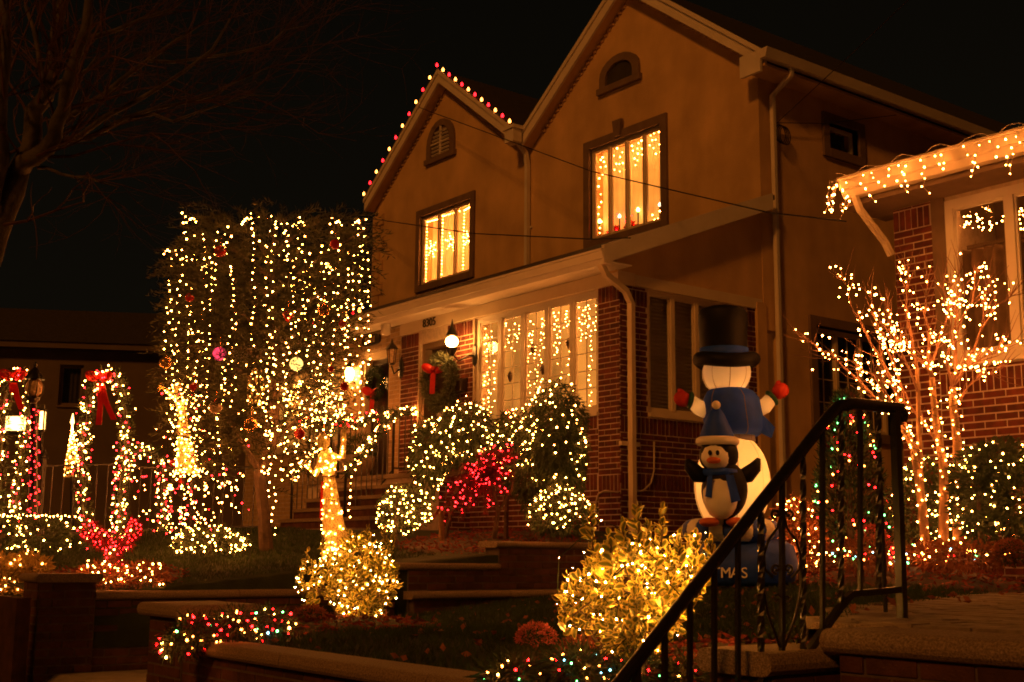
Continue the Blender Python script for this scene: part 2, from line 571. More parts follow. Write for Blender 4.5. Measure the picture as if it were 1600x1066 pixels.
def brick_field(parent, fr, u0, u1, z0, z1, mat='red_brick', holes=(), solo=True, course=0.0677, bl=0.203, soldier=(), proud=0.007, limit=300, name='brick', rough=0.003):
    """lay running-bond bricks proud of a mortar face; solo ones are objects, the rest one joined part"""
    o, u, n = fr
    j = 0.014
    rest = MB()
    ang = math.atan2(u.y, u.x)
    def lay(ua, ub, za, zb):
        if ub - ua < 0.025: return
        for (h0, h1, k0, k1) in holes:
            if ua < h1 and ub > h0 and za < k1 - 0.01 and zb > k0 + 0.01:
                if ua < h0 - 0.02: lay(ua, h0, za, zb)
                if ub > h1 + 0.02: lay(h1, ub, za, zb)
                return
        off = rng.uniform(-rough, rough)
        w, h, d = ub - ua - j, zb - za - j, 0.05
        c = o + u * ((ua + ub) / 2) + n * (proud - d / 2 + off)
        k = BCOUNT.get(parent, 0)
        if solo and k < limit:
            BCOUNT[parent] = k + 1
            b = bpy.data.objects.new(name, BRICK[mat])
            C.objects.link(b)
            b.parent = parent
            b.location = Vector((c.x, c.y, (za + zb) / 2)) - OFF[parent]
            b.rotation_euler = (rng.uniform(-.006, .006), rng.uniform(-.004, .004), ang)
            b.scale = (w, d, h)
        else:
            rest.fbox(fr, ua + j / 2, ub - j / 2, za + j / 2, zb - j / 2, proud - d + off, proud + off)
    z, i = z0, 0
    sold = sorted(soldier)
    while z < z1 - 0.02:
        s = [q for q in sold if abs(q - z) < course * 0.6]
        if s:
            zb = min(z + 0.203, z1)
            a = u0
            while a < u1 - 0.01:
                lay(a, min(a + course, u1), z, zb)
                a += course
            z = zb
        else:
            zb = min(z + course, z1)
            a = u0 - (bl / 2 + 0.005 if i % 2 else 0)
            while a < u1 - 0.01:
                lay(max(a, u0), min(a + bl + j, u1), z, zb)
                a += bl + j
            z = zb
        i += 1
    if rest.v:
        rest.build('brick_courses', mat, parent, kind='stuff')

def wall_holes(mb, fr, u0, u1, z0, z1, holes, n0, n1):
    zs = sorted({z0, z1, *[min(max(h[2], z0), z1) for h in holes], *[min(max(h[3], z0), z1) for h in holes]})
    for za, zb in zip(zs, zs[1:]):
        if zb - za < 1e-4: continue
        cuts = sorted((max(h[0], u0), min(h[1], u1)) for h in holes if h[2] < zb - 1e-4 and h[3] > za + 1e-4)
        a = u0
        for (c0, c1) in cuts:
            if c0 > a + 1e-4: mb.fbox(fr, a, c0, za, zb, n0, n1)
            a = max(a, c1)
        if u1 > a + 1e-4: mb.fbox(fr, a, u1, za, zb, n0, n1)

def curtain_mesh(fr, u0, u1, z0, z1, nn, amp, waves, horizontal=False):
    nu, nz = (max(8, int(waves * 6)), 2) if not horizontal else (2, max(8, int(waves * 4)))
    V, F = [], []
    o, u, n = fr
    for i in range(nu + 1):
        for k in range(nz + 1):
            a, b = i / nu, k / nz
            ph = (a if not horizontal else b) * waves * 2 * math.pi
            p = o + u * (u0 + (u1 - u0) * a) + n * (nn + amp * math.sin(ph + 0.6 * math.sin(ph * 0.37)))
            V.append((p.x, p.y, z0 + (z1 - z0) * b))
    for i in range(nu):
        for k in range(nz):
            F.append((i * (nz + 1) + k, (i + 1) * (nz + 1) + k, (i + 1) * (nz + 1) + k + 1, i * (nz + 1) + k + 1))
    return V, F

def window(parent, fr, u0, u1, z0, z1, n=3, surround=None, back='lit_curtain', horizontal=False, waves=None, frame='white_trim', muntin=None, fw_=0.05, sill=True, recess=0.09, keystone=False, backz=0.17):
    mb = MB()
    r0, r1 = -recess - 0.05, -recess
    mb.fbox(fr, u0, u1, z0, z0 + fw_, r0, r1)
    mb.fbox(fr, u0, u1, z1 - fw_, z1, r0, r1)
    mb.fbox(fr, u0, u0 + fw_, z0 + fw_, z1 - fw_, r0, r1)
    mb.fbox(fr, u1 - fw_, u1, z0 + fw_, z1 - fw_, r0, r1)
    step = (u1 - u0 - fw_) / n
    for i in range(1, n):
        a = u0 + i * step
        mb.fbox(fr, a, a + fw_, z0 + fw_, z1 - fw_, r0, r1 + 0.012)
    w = mb.build('window', frame, parent)
    for i in range(n):
        a, b = u0 + i * step + fw_, u0 + (i + 1) * step
        s = MB()
        f2 = 0.022
        s.fbox(fr, a, b, z0 + fw_, z0 + fw_ + f2, r0 + 0.01, r1 - 0.012)
        s.fbox(fr, a, b, z1 - fw_ - f2, z1 - fw_, r0 + 0.01, r1 - 0.012)
        s.fbox(fr, a, a + f2, z0 + fw_ + f2, z1 - fw_ - f2, r0 + 0.01, r1 - 0.012)
        s.fbox(fr, b - f2, b, z0 + fw_ + f2, z1 - fw_ - f2, r0 + 0.01, r1 - 0.012)
        if muntin:
            mc, mr = muntin
            for q in range(1, mc):
                x = a + f2 + (b - a - 2 * f2) * q / mc
                s.fbox(fr, x - 0.006, x + 0.006, z0 + fw_ + f2, z1 - fw_ - f2, r0 + 0.018, r0 + 0.03)
            for q in range(1, mr):
                z = z0 + fw_ + f2 + (z1 - z0 - 2 * fw_ - 2 * f2) * q / mr
                s.fbox(fr, a + f2, b - f2, z - 0.006, z + 0.006, r0 + 0.0185, r0 + 0.0295)
        s.build('sash', frame, w)
        g = MB()
        g.fbox(fr, a + f2 - 0.004, b - f2 + 0.004, z0 + fw_ + f2 - 0.004, z1 - fw_ - f2 + 0.004, r0 + 0.012, r0 + 0.016)
        g.build('pane', 'glass', w)
    if back:
        V, F = curtain_mesh(fr, u0 - 0.02, u1 + 0.02, z0 - 0.02, z1 + 0.02, -recess - backz, 0.012 if horizontal else 0.022, waves or (u1 - u0) * 9, horizontal)
        np_mesh('blind' if horizontal else 'curtain', V, F, back, w, smooth=True)
    if surround:
        t, m = surround
        sm = MB()
        sm.fbox(fr, u0 - t, u1 + t, z1, z1 + t, -recess, 0.045)
        sm.fbox(fr, u0 - t, u0, z0 - t, z1, -recess, 0.045)
        sm.fbox(fr, u1, u1 + t, z0 - t, z1, -recess, 0.045)
        sm.fbox(fr, u0, u1, z0 - t, z0, -recess, 0.052)
        sm.build('surround', m, w)
        if keystone:
            k = MB()
            o, u, nn = fr
            uc = (u0 + u1) / 2 - 0.1
            poly = [o + u * (uc + a) + nn * 0.03 + Vector((0, 0, z)) for a, z in ((-.06, z1 + .03), (.06, z1 + .03), (.10, z1 + t + .16), (-.10, z1 + t + .16))]
            k.prism(poly, nn * 0.06)
            k.build('keystone', m, w)
    elif sill:
        sm = MB()
        sm.fbox(fr, u0 - 0.02, u1 + 0.02, z0 - 0.045, z0, -recess, 0.05)
        sm.build('sill', frame, w)
    return w

def capstone(parent, a, b, half, thick, name='capstone', mat='cap_stone', piece=1.1):
    """rounded coping stones from a to b (centre line of the top face)"""
    a, b = Vector(a), Vector(b)
    L = (b - a).length
    d = (b - a) / L
    s = d.cross(Vector((0, 0, 1))).normalized()
    n = max(1, round(L / piece))
    prof = []
    r = thick / 2
    for k in range(7):
        t = -math.pi / 2 + math.pi * k / 6
        prof.append((half - r + r * math.cos(t), -r + r * math.sin(t)))
    prof = prof + [(-x, z) for x, z in reversed(prof)]
    for i in range(n):
        p0 = a + d * (L * i / n + (0.004 if i else 0))
        p1 = a + d * (L * (i + 1) / n - (0.004 if i < n - 1 else 0))
        mb = MB()
        mb.prism([p0 + s * x + Vector((0, 0, z)) for x, z in prof], p1 - p0)
        mb.build(name, mat, parent)


# ------------------------------------------------------------------ the ground
def interp(x, xs, ys):
    return float(np.interp(x, xs, ys))
def smooth(t):
    t = min(1, max(0, t)); return t * t * (3 - 2 * t)
def path_edge(Y):                                            # left edge of the paved path of the neighbouring lot
    return interp(Y, [4.0, 4.4, 5.2, 9.5], [-3.05, -3.3, -3.87, -5.57])
def z_right(X, Y):                                           # lawn before the neighbouring house
    a = interp(X, [-8.3, -6, -4, -3.3], [.70, .74, .78, .86]) + .07 * max(0, Y - 5)
    b = interp(Y, [5, 6.6, 10], [.2, .5, .85])
    a -= (a - .655) * smooth(1 - (Y - 3.42) / .6)
    z = b + (a - b) * smooth((X - interp(Y, [4.5, 6.5], [-8.5, -9.5])) / interp(Y, [4.5, 6.5], [.5, 1.1]))
    k = smooth(1 - abs(X - path_edge(Y)) / 0.9) if Y > 4.0 else 0
    return z + (0.935 - z) * k * smooth((Y - 4.0) / 0.6)
def z_main(X, Y):                                            # terraced front garden of the twin house
    return min(1.5, .84 + .1 * max(0, -10.8 - X) + .1 * max(0, Y - 4))

def sheet(name, xs, ys, zf, mat):
    V = [(x, y, zf(x, y)) for y in ys for x in xs]
    nx = len(xs)
    F = [(j * nx + i, j * nx + i + 1, (j + 1) * nx + i + 1, (j + 1) * nx + i) for j in range(len(ys) - 1) for i in range(nx - 1)]
    o = np_mesh(name, V, F, mat, smooth=True)
    return tag(o, kind='structure')
sheet('ground', [-260, 260], [-260, 260], lambda x, y: -0.36, 'asphalt')
sheet('pavement', list(np.linspace(-60, 30, 40)), [-1.2, 3.24], lambda x, y: -0.2, 'concrete')
kb = MB(); kb.box((-60, -1.36, -0.355), (30, -1.2, -0.19)); tag(kb.build('kerb', 'concrete'), kind='structure')
sheet('lawn', list(np.linspace(-10.06, -3.29, 90)), [3.415] + list(np.linspace(3.42, 10.3, 60)), lambda x, y: -.3 if y < 3.418 else z_right(x, y), 'lawn_soil')
pb = MB(); pb.box((-3.31, 4.05, .3), (-1.19, 10.3, .926)); tag(pb.build('path_bed', 'soil'), kind='structure')
sheet('alley', [-10.9, -7.12], [10.3, 26], lambda x, y: 1.0, 'concrete')
sheet('front_garden', list(np.linspace(-34, -10.80, 60)) + [-10.79], list(np.linspace(3.42, 6.5, 24)), lambda x, y: .4 if x > -10.795 else z_main(x, y), 'lawn_soil')
sheet('upper_garden', list(np.linspace(-34, -10.09, 60)) + [-10.085], [6.49] + list(np.linspace(6.5, 10.12, 24)), lambda x, y: .4 if x > -10.088 or y < 6.495 else z_main(x, y), 'lawn_soil')
sheet('entry_path', [-10.76, -9.75, -8.7, -8.02], [2.9, 3.6, 4.2, 5.0, 5.6], lambda x, y: 0.205 if y > 3.3 else -0.19 + 0.395 * (y - 2.9) / 0.7, 'concrete')
gb = MB(); gb.box((-60, 3.3, -0.5), (-10.95, 3.42, 0.82)); gb.box((-1.1, 3.3, -0.5), (20, 3.42, .9))
tag(gb.build('wall_street_side', 'dark_brick'), kind='structure')
nb = MB(); nb.box((-1.185, 3.9, -.4), (12, 10.3, .93)); tag(nb.build('pavement_neighbour', 'concrete'), kind='structure')

def mulch_bed(name, c, rx, ry, zf, h=0.05):
    V, F = [], []
    nr_, na = 6, 26
    for i in range(nr_ + 1):
        for k in range(na):
            a = 2 * math.pi * k / na
            rr = i / nr_
            wob = 1 + 0.10 * math.sin(3 * a + c[0]) + 0.06 * math.sin(7 * a)
            x, y = c[0] + rx * rr * wob * math.cos(a), c[1] + ry * rr * wob * math.sin(a)
            V.append((x, y, zf(x, y) + h * (1 - rr ** 3) - (0.02 if i == nr_ else 0) + (rng.uniform(-.012, .012) if i < nr_ else 0)))
    for i in range(nr_):
        for k in range(na):
            F.append((i * na + k, i * na + (k + 1) % na, (i + 1) * na + (k + 1) % na, (i + 1) * na + k))
    tag(np_mesh(name, V, F, 'soil', smooth=True), kind='structure')
    n = int(900 * rx * ry) + 250
    P = []
    for _ in range(n):
        a, r = rng.uniform(0, 2 * math.pi), math.sqrt(rng.random())
        x, y = c[0] + rx * r * 1.05 * math.cos(a), c[1] + ry * r * 1.05 * math.sin(a)
        P.append((x, y, zf(x, y) + h * (1 - r ** 3) + rng.uniform(0, .02)))
    D = nr.normal(0, 1, (n, 3)) * np.array((1, 1, .35))
    V, F = leafcards(np.array(P), D, 0.06, 0.018, 0.2)
    o = np_mesh('mulch', V, F, 'mulch', kind='stuff')
    return o


# ------------------------------------------------------------------ the twin stucco house
X0, XV, XL = -10.95, -15.95, -20.92          # side wall, party wall, far corner
YF, YP = 12.74, 10.14                         # upper facade, porch front
ZA, SL = 10.08, 0.765                         # ridge height of the roof edge, roof slope
HOUSE_GROUP = 'twin stucco houses'
house_r = thing('stucco_house', 'tan stucco house with red brick porch, numbered 8305, beside the inflatable snowman', 'house', (-13.4, 12.0, 0.9), HOUSE_GROUP)
house_l = thing('stucco_house', 'tan stucco house outlined with big red and amber bulbs along its gable, numbered 8301', 'house', (-18.4, 12.0, 0.9), HOUSE_GROUP)

def gable_front(parent, xa, xb, hole):
    xg = (xa + xb) / 2
    ze = ZA - SL * (xb - xg) - 0.2
    mb = MB()
    fr = FRONT(YF)
    wall_holes(mb, fr, xa, xb, 4.2, ze, [hole], -0.28, 0)
    poly = [Vector((xa, YF, ze)), Vector((xb, YF, ze)), Vector((xg, YF, ZA - 0.2))]
    mb.prism(poly, Vector((0, 0.28, 0)))
    return mb.build('wall', 'stucco', parent)
WR = (-14.43, -12.83, 6.08, 7.58)
WL = (-19.26, -17.64, 6.16, 7.50)
gable_front(house_r, XV, X0, WR)
gable_front(house_l, XL, XV, WL)

# side wall of 8305 and its windows
SW = (14.22, 14.92, 7.02, 7.42)
LW = (13.78, 15.5, 2.95, 4.38)
mb = MB()
wall_holes(mb, SIDE(X0), YF + 0.28, 24.0, 0.8, 7.98, [SW, LW], -0.28, 0)
mb.build('wall', 'stucco', house_r)
mb = MB()
mb.box((XL, YF + .28, .9), (XL + .28, 24, 7.9)); mb.box((XL, 23.7, .9), (X0 - .3, 24, 7.9))
mb.build('wall', 'stucco', house_l)
window(house_r, SIDE(X0), *SW, n=1, surround=(0.13, 'brown_trim'), back='dark_room', frame='white_trim', fw_=0.03)
window(house_r, SIDE(X0), *LW, n=3, surround=(0.13, 'brown_trim'), back='dark_room', muntin=(2, 4), frame='cream_trim')
window(house_r, FRONT(YF), *WR, n=4, surround=(0.13, 'brown_trim'), back='lit_curtain', keystone=True, frame='cream_trim', backz=.26, fw_=.05, recess=.03)
window(house_l, FRONT(YF), *WL, n=3, surround=(0.12, 'brown_trim'), back='lit_curtain', frame='cream_trim', backz=.26, fw_=.05, recess=.03)

# roofs, rake boards, soffits
def gable_roof(parent, xa, xb, ea, eb, back=24.3):
    xg = (xa + xb) / 2
    YO = YF - 0.19
    for (xe, sgn) in ((ea, -1), (eb, 1)):
        zt = lambda x: ZA - SL * abs(x - xg)
        mb = MB()
        mb.prism([Vector((xg, YO, ZA + .03)), Vector((xe, YO, zt(xe) + .03)), Vector((xe, YO, zt(xe) - .04)), Vector((xg, YO, ZA - .04))][::sgn], Vector((0, back - YO, 0)))
        rf = mb.build('roof', 'shingle', parent)
        mb = MB()           # rake board, deeper at the top edge
        mb.prism([Vector((xg, YO - .045, ZA + .035)), Vector((xe, YO - .045, zt(xe) + .035)), Vector((xe, YO - .045, zt(xe) - .20)), Vector((xg, YO - .045, ZA - .21))], Vector((0, .042, 0)))
        mb.build('rake_board', 'white_trim', rf)
        mb = MB()
        mb.prism([Vector((xg, YO - .075, ZA + .045)), Vector((xe, YO - .075, zt(xe) + .045)), Vector((xe, YO - .075, zt(xe) - .035)), Vector((xg, YO - .075, ZA - .035))], Vector((0, .03, 0)))
        mb.build('drip_edge', 'white_trim', rf)
        mb = MB()
        mb.prism([Vector((xg, YO, ZA - .15)), Vector((xe, YO, zt(xe) - .15)), Vector((xe, YO, zt(xe) - .19)), Vector((xg, YO, ZA - .19))], Vector((0, .19, 0)))
        mb.build('soffit', 'stucco', rf)
        mb = MB()           # frieze with small scallops under the rake
        x = xe - sgn * .35
        while abs(x - xg) > 0.15:
            z = zt(x) - .235
            mb.box((x - .035, YF - .03, z - .03), (x + .035, YF - .004, z + .012))
            x -= sgn * 0.085
        mb.build('scallop_trim', 'stucco', rf, kind='stuff')
gable_roof(house_r, XV, X0, XV + .02, X0 + .33)
gable_roof(house_l, XL, XV, XL - .05, XV - .02)

def arch_vent(parent, xc, zb, w, h, lit):
    fr = FRONT(YF)
    n = 10
    def arc(rw, rh, y, z0=zb):
        return [Vector((xc - rw, y, z0))] + [Vector((xc - rw * math.cos(math.pi * k / n), y, z0 + rh * .35 + rh * .65 * math.sin(math.pi * k / n))) for k in range(n + 1)] + [Vector((xc + rw, y, z0))]
    so = MB()
    outer, inner = arc(w / 2 + .14, h + .12, YF - .05, zb - .0), arc(w / 2, h, YF - .05)
    m = len(outer)
    vs = outer + inner + [p + Vector((0, .05, 0)) for p in outer] + [p + Vector((0, .12, 0)) for p in inner]
    fs = []
    for i in range(m - 1):
        fs += [(i, i + 1, m + i + 1, m + i), (2 * m + i, i, i + 1, 2 * m + i + 1)[::-1], (m + i, m + i + 1, 3 * m + i + 1, 3 * m + i)]
    so.add(vs, fs)
    so.box((xc - w / 2 - .18, YF - .075, zb - .10), (xc + w / 2 + .18, YF - .002, zb))
    v = so.build('vent', 'brown_trim', parent)
    pm = MB()
    pm.add(arc(w / 2, h, YF - .008), [tuple(range(m))])
    pm.build('back_plate', 'dark_room' if not lit else 'brown_trim', v)
    if lit:
        for k in range(2):
            for r in range(7):
                zz = zb + .04 + r * h / 8.2
                half = w / 2 - .03 if zz < zb + h * .35 else max(.05, (w / 2) * math.sqrt(max(0.02, 1 - ((zz - zb - h * .35) / (h * .65)) ** 2)) - .03)
                a, b = (xc - half, xc - .018) if k == 0 else (xc + .018, xc + half)
                s = MB()
                s.obox(((a + b) / 2, YF - .035, zz), ((b - a) / 2, 0, 0), (0, .012, -.012), (0, .004, .006))
                s.build('slat', 'white_trim', v)
        s = MB()
        s.box((xc - .018, YF - .05, zb), (xc + .018, YF - .02, zb + h * .98)); s.box((xc - w / 2, YF - .0495, zb + h * .42), (xc + w / 2, YF - .021, zb + h * .47))
        s.build('shutter_frame', 'white_trim', v)
arch_vent(house_r, -13.72, 8.50, 0.62, 0.34, False)
arch_vent(house_l, -18.62, 8.55, 0.62, 0.58, True)

# quoins at the far corner
for k in range(12):
    z = 5.05 + k * .235
    w = .34 if k % 2 else .22
    q = MB(); q.box((XL - .03, YF - .035, z), (XL + w, YF - .003, z + .215)); q.build('quoin', 'stucco', house_l)

# gutters and downspouts of the upper roof
ZE = ZA - SL * (X0 + .33 - (X0 + XV) / 2)
mb = MB(); mb.prism([Vector((X0 + .33, 12.40, ZE - .10)), Vector((X0 + .43, 12.40, ZE - .10)), Vector((X0 + .47, 12.40, ZE + .03)), Vector((X0 + .33, 12.40, ZE + .03))], Vector((0, 11.5, 0)))
mb.build('gutter', 'white_trim', house_r)
mb = MB(); mb.box((X0 - .0, 12.47, ZE - .19), (X0 + .36, 24.0, ZE - .15)); mb.build('soffit', 'stucco', house_r)
mb = MB(); mb.box((X0 - .02, 12.395, ZE - .28), (X0 + .34, 12.44, ZE + .02)); mb.build('cornice_return', 'white_trim', house_r)
def pipe(parent, pts, r=.042, mat='white_trim', name='downspout'):
    m = MB(); m.tube(pts, r, 4, square=True); return m.build(name, mat, parent)
pipe(house_r, [(X0 + .38, 13.0, ZE - .08), (X0 + .36, 13.0, ZE - .2), (X0 + .07, 12.95, ZE - .42), (X0 + .07, 12.95, 2.0), (X0 + .07, 12.95, 1.0)])
pipe(house_l, [(XV - .02, YF - .34, 8.13), (XV - .02, YF - .10, 7.9), (XV - .02, YF - .06, 7.7), (XV - .02, YF - .06, 5.85), (XV - .02, YF - .16, 5.55)], .05)
mb = MB(); mb.box((XV - .14, YF - .46, 8.02), (XV + .10, YF - .28, 8.26)); mb.box((XV - .17, YF - .49, 8.24), (XV + .13, YF - .26, 8.30)); mb.build('rainwater_head', 'white_trim', house_l)
for z in (6.6, 5.9):
    mb = MB(); mb.box((XV - .1, YF - .03, z), (XV + .06, YF - .004, z + .03)); mb.build('pipe_bracket', 'white_trim', house_l)

# porch: brick front, brick side, lean-to roof
PW = (-13.93, -11.35, 2.93, 4.46)            # porch window
SPW = (10.62, 12.40, 2.92, 4.47)             # side porch window
D5 = (-15.30, -14.60, 2.32, 4.27)            # door of 8305
D1 = (-16.97, -16.13, 2.32, 4.30)            # door of 8301
ZF = 2.32
mb = MB()
wall_holes(mb, FRONT(YP), -15.80, X0 - .02, 0.75, 4.46, [PW, D5], -0.25, 0)
wall_holes(mb, SIDE(X0 - .02), YP + .25, 12.62, 0.75, 4.46, [SPW], -0.25, 0)
mb.build('porch_wall', 'mortar', house_r)
mb = MB()
wall_holes(mb, FRONT(YP), -20.9, -15.80, 0.75, 4.62, [D1, (-20.2, -17.6, 2.93, 4.3)], -0.25, 0)
mb.build('porch_wall', 'mortar', house_l)
# largest first: the corner column, the pillars of the door, then the rest joined
brick_field(house_r, FRONT(YP), -11.35, X0 - .013, 1.35, 4.46, soldier=(4.25, 1.96), limit=300)
brick_field(house_r, FRONT(YP), -15.79, -15.32, 2.35, 4.46, soldier=(4.25,), limit=300)
brick_field(house_r, FRONT(YP), -14.58, -13.95, 2.35, 4.46, soldier=(4.25,), limit=300)
brick_field(house_r, FRONT(YP), -15.3, -11.352, 0.9, 2.92, soldier=(2.72, 1.96), limit=300, solo=False)
brick_field(house_r, SIDE(X0 - .02), YP + .004, 12.6, 0.9, 4.46, holes=[(SPW[0] - .02, SPW[1] + .02, SPW[2] - .04, SPW[3] + .05)], soldier=(4.25, 2.70, 1.96), solo=False)
brick_field(house_l, FRONT(YP), -16.11, -15.82, 2.3, 4.6, mat='tan_brick')
brick_field(house_l, FRONT(YP), -17.6, -16.99, 2.3, 4.6, mat='tan_brick')
brick_field(house_l, FRONT(YP), -16.99, -16.11, 4.34, 4.6, mat='tan_brick')
brick_field(house_l, FRONT(YP), -20.9, -17.6, 0.9, 4.6, mat='tan_brick', holes=[(-20.2, -17.6, 2.9, 4.32)], solo=False)
window(house_r, FRONT(YP), *PW, n=5, back='lit_blind', horizontal=True, waves=34, muntin=(2, 6), frame='white_trim', fw_=.075, backz=.2, recess=.04)
window(house_r, SIDE(X0 - .02), *SPW, n=4, back='dim_blind', horizontal=True, waves=34, frame='cream_trim', fw_=.06, recess=.04)
window(house_l, FRONT(YP), -20.2, -17.6, 2.93, 4.3, n=4, back='lit_blind', horizontal=True, waves=34, frame='cream_trim', fw_=.06, recess=.04)
# frieze over the brickwork, porch gable wall
mb = MB(); mb.fbox(FRONT(YP), -15.80, X0 + .0, 4.462, 4.62, -.25, .035); mb.fbox(SIDE(X0 - .02), YP + .25, 12.7, 4.462, 4.60, -.2, .03)
mb.build('frieze', 'cream_trim', house_r)
mb = MB(); mb.prism([Vector((X0 - .2, YP - .05, 4.60)), Vector((X0 - .2, YF, 4.60)), Vector((X0 - .2, YF, 5.82)), Vector((X0 - .2, YP - .05, 4.80))], Vector((.19, 0, 0)))
mb.build('wall', 'stucco', house_r)
mb = MB(); mb.fbox(SIDE(X0), 12.58, 12.76, .8, 4.55, -.2, .03); mb.build('corner_board', 'stucco', house_r)
def lean_roof(parent, xa, xb):
    mb = MB()
    mb.prism([Vector((xa, 9.72, 4.80)), Vector((xa, 12.74, 6.00)), Vector((xa, 12.74, 5.93)), Vector((xa, 9.72, 4.73))], Vector((xb - xa, 0, 0)))
    rf = mb.build('roof', 'shingle', parent)
    mb = MB()
    g = [(9.78, 4.60), (9.70, 4.60), (9.665, 4.66), (9.645, 4.66), (9.63, 4.745), (9.615, 4.75), (9.615, 4.775), (9.78, 4.775)]
    mb.prism([Vector((xa, y, z)) for y, z in g], Vector((xb - xa, 0, 0)))
    mb.build('gutter', 'white_trim', rf)
    y = 9.785
    while y < 10.08:
        mb = MB(); mb.box((xa, y, 4.625), (xb, y + .062, 4.64)); mb.build('soffit_board', 'white_trim', rf); y += .066
lean_roof(house_r, -15.83, X0 + .24)
lean_roof(house_l, -20.95, -15.834)
mb = MB(); mb.prism([Vector((X0 + .2, 9.66, 4.60)), Vector((X0 + .2, 12.70, 5.80)), Vector((X0 + .2, 12.70, 6.02)), Vector((X0 + .2, 9.66, 4.82))], Vector((.045, 0, 0)))
mb.build('rake_board', 'white_trim', house_r)
mb = MB(); mb.prism([Vector((X0 - .0, 9.78, 4.66)), Vector((X0 - .0, 12.70, 5.83)), Vector((X0 - .0, 12.70, 5.80)), Vector((X0 - .0, 9.78, 4.63))], Vector((.2, 0, 0)))
mb.build('soffit', 'white_trim', house_r)
pipe(house_r, [(X0 + .12, 9.72, 4.62), (X0 + .12, 9.80, 4.50), (X0 + .07, 10.16, 4.36), (X0 + .05, 10.27, 4.22), (X0 + .05, 10.27, 1.7), (X0 + .05, 10.27, 0.95)], .05, 'cream_trim')
mb = MB(); mb.box((X0 - .02, 10.12, 2.50), (X0 + .03, 10.42, 2.55)); mb.build('pipe_bracket', 'cream_trim', house_r)
mb = MB(); mb.tube([OX(1022, 690, X0 + .02), OX(1022, 735, X0 + .02), OX(1017, 755, X0 + .02), OX(1005, 767, X0 + .02), OX(992, 768, X0 + .02)], .012, 6)
mb.build('conduit', 'pipe', house_r, smooth=True)
mb = MB(); mb.tube([Vector((X0 - .03, YP - .03, 1.95)), OY(945, 767, YP - .03), OY(935, 772, YP - .03), OY(930, 790, YP - .03), OY(929, 815, YP - .03)], .012, 6)
mb.build('conduit', 'pipe', house_r, smooth=True)

# doors
def door(parent, d, frame, leaf, glass=True):
    fr = FRONT(YP)
    a, b, z0, z1 = d
    mb = MB()
    mb.fbox(fr, a, a + .07, z0, z1, -.24, -.05); mb.fbox(fr, b - .07, b, z0, z1, -.24, -.05); mb.fbox(fr, a + .07, b - .07, z1 - .08, z1, -.24, -.05)
    f = mb.build('door_frame', frame, parent)
    mb = MB(); mb.fbox(fr, a + .07, b - .07, z0, z1 - .08, -.22, -.18)
    l = mb.build('door', leaf, parent)
    if glass:
        mb = MB(); mb.fbox(fr, a + .13, b - .13, z0 + .12, z1 - .16, -.172, -.165); mb.build('pane', 'glass', l)
        mb = MB(); mb.fbox(fr, a + .10, a + .13, z0 + .1, z1 - .13, -.18, -.155); mb.fbox(fr, b - .13, b - .10, z0 + .1, z1 - .13, -.18, -.155); mb.fbox(fr, a + .13, b - .13, z1 - .16, z1 - .13, -.18, -.155)
        mb.build('storm_frame', leaf, l)
    else:
        for zz in (z0 + .2, z0 + 1.05):
            mb = MB(); mb.fbox(fr, a + .16, b - .16, zz, zz + .65, -.18, -.17); mb.build('panel', leaf, l)
    mb = MB(); p = fr[0] + fr[1] * (b - .13) + fr[2] * (-.14); mb.sphere((p.x, p.y, z0 + 1.0), .025); mb.build('handle', 'gold_ball', l)
door(house_r, D5, 'brown_trim', 'dark_door', False)
door(house_l, D1, 'cream_trim', 'dark_door', True)

def text_mesh(name, s, size, loc, rot, mat, parent, depth=.004, squash=1.0):
    cu = bpy.data.curves.new(name, 'FONT')
    cu.body = s
    cu.size = size
    cu.extrude = depth
    cu.align_x = 'CENTER'
    cu.align_y = 'CENTER'
    tmp = bpy.data.objects.new('tmp', cu)
    C.objects.link(tmp)
    dg = bpy.context.evaluated_depsgraph_get()
    dg.update()
    me = bpy.data.meshes.new_from_object(tmp.evaluated_get(dg))
    bpy.data.objects.remove(tmp)
    me.materials.clear()
    me.materials.append(MAT[mat])
    M = Matrix.Translation(Vector(loc) - OFF[parent]) @ rot.to_4x4() @ Matrix.Diagonal((squash, 1, 1, 1))
    me.transform(M)
    return link(name, me, parent)
ROT_FRONT = Matrix.Rotation(math.pi / 2, 3, 'X')
# house numbers
t = thing('number_plate', 'black oval plate with the number 8301 over the glazed door', 'house number', (-16.63, YP - .04, 4.42))
mb = MB(); c = Vector((-16.63, YP - .012, 4.50))
mb.prism([c + Vector((.27 * math.copysign(abs(math.cos(a)) ** .6, math.cos(a)), 0, .085 * math.copysign(abs(math.sin(a)) ** .6, math.sin(a)))) for a in [2 * math.pi * k / 24 for k in range(24)]], Vector((0, -.03, 0)))
mb.build('plate', 'number_plate', t)
text_mesh('digits', '8301', .15, c + Vector((0, -.036, 0)), ROT_FRONT, 'number_digit', t)
t = thing('number_plate', 'dark numerals 8305 on the cream board above the wreathed door', 'house number', (-15.0, YP - .06, 4.47))
text_mesh('digits', '8305', .17, (-15.0, YP - .042, 4.545), ROT_FRONT, 'number_plate', t, depth=.006)


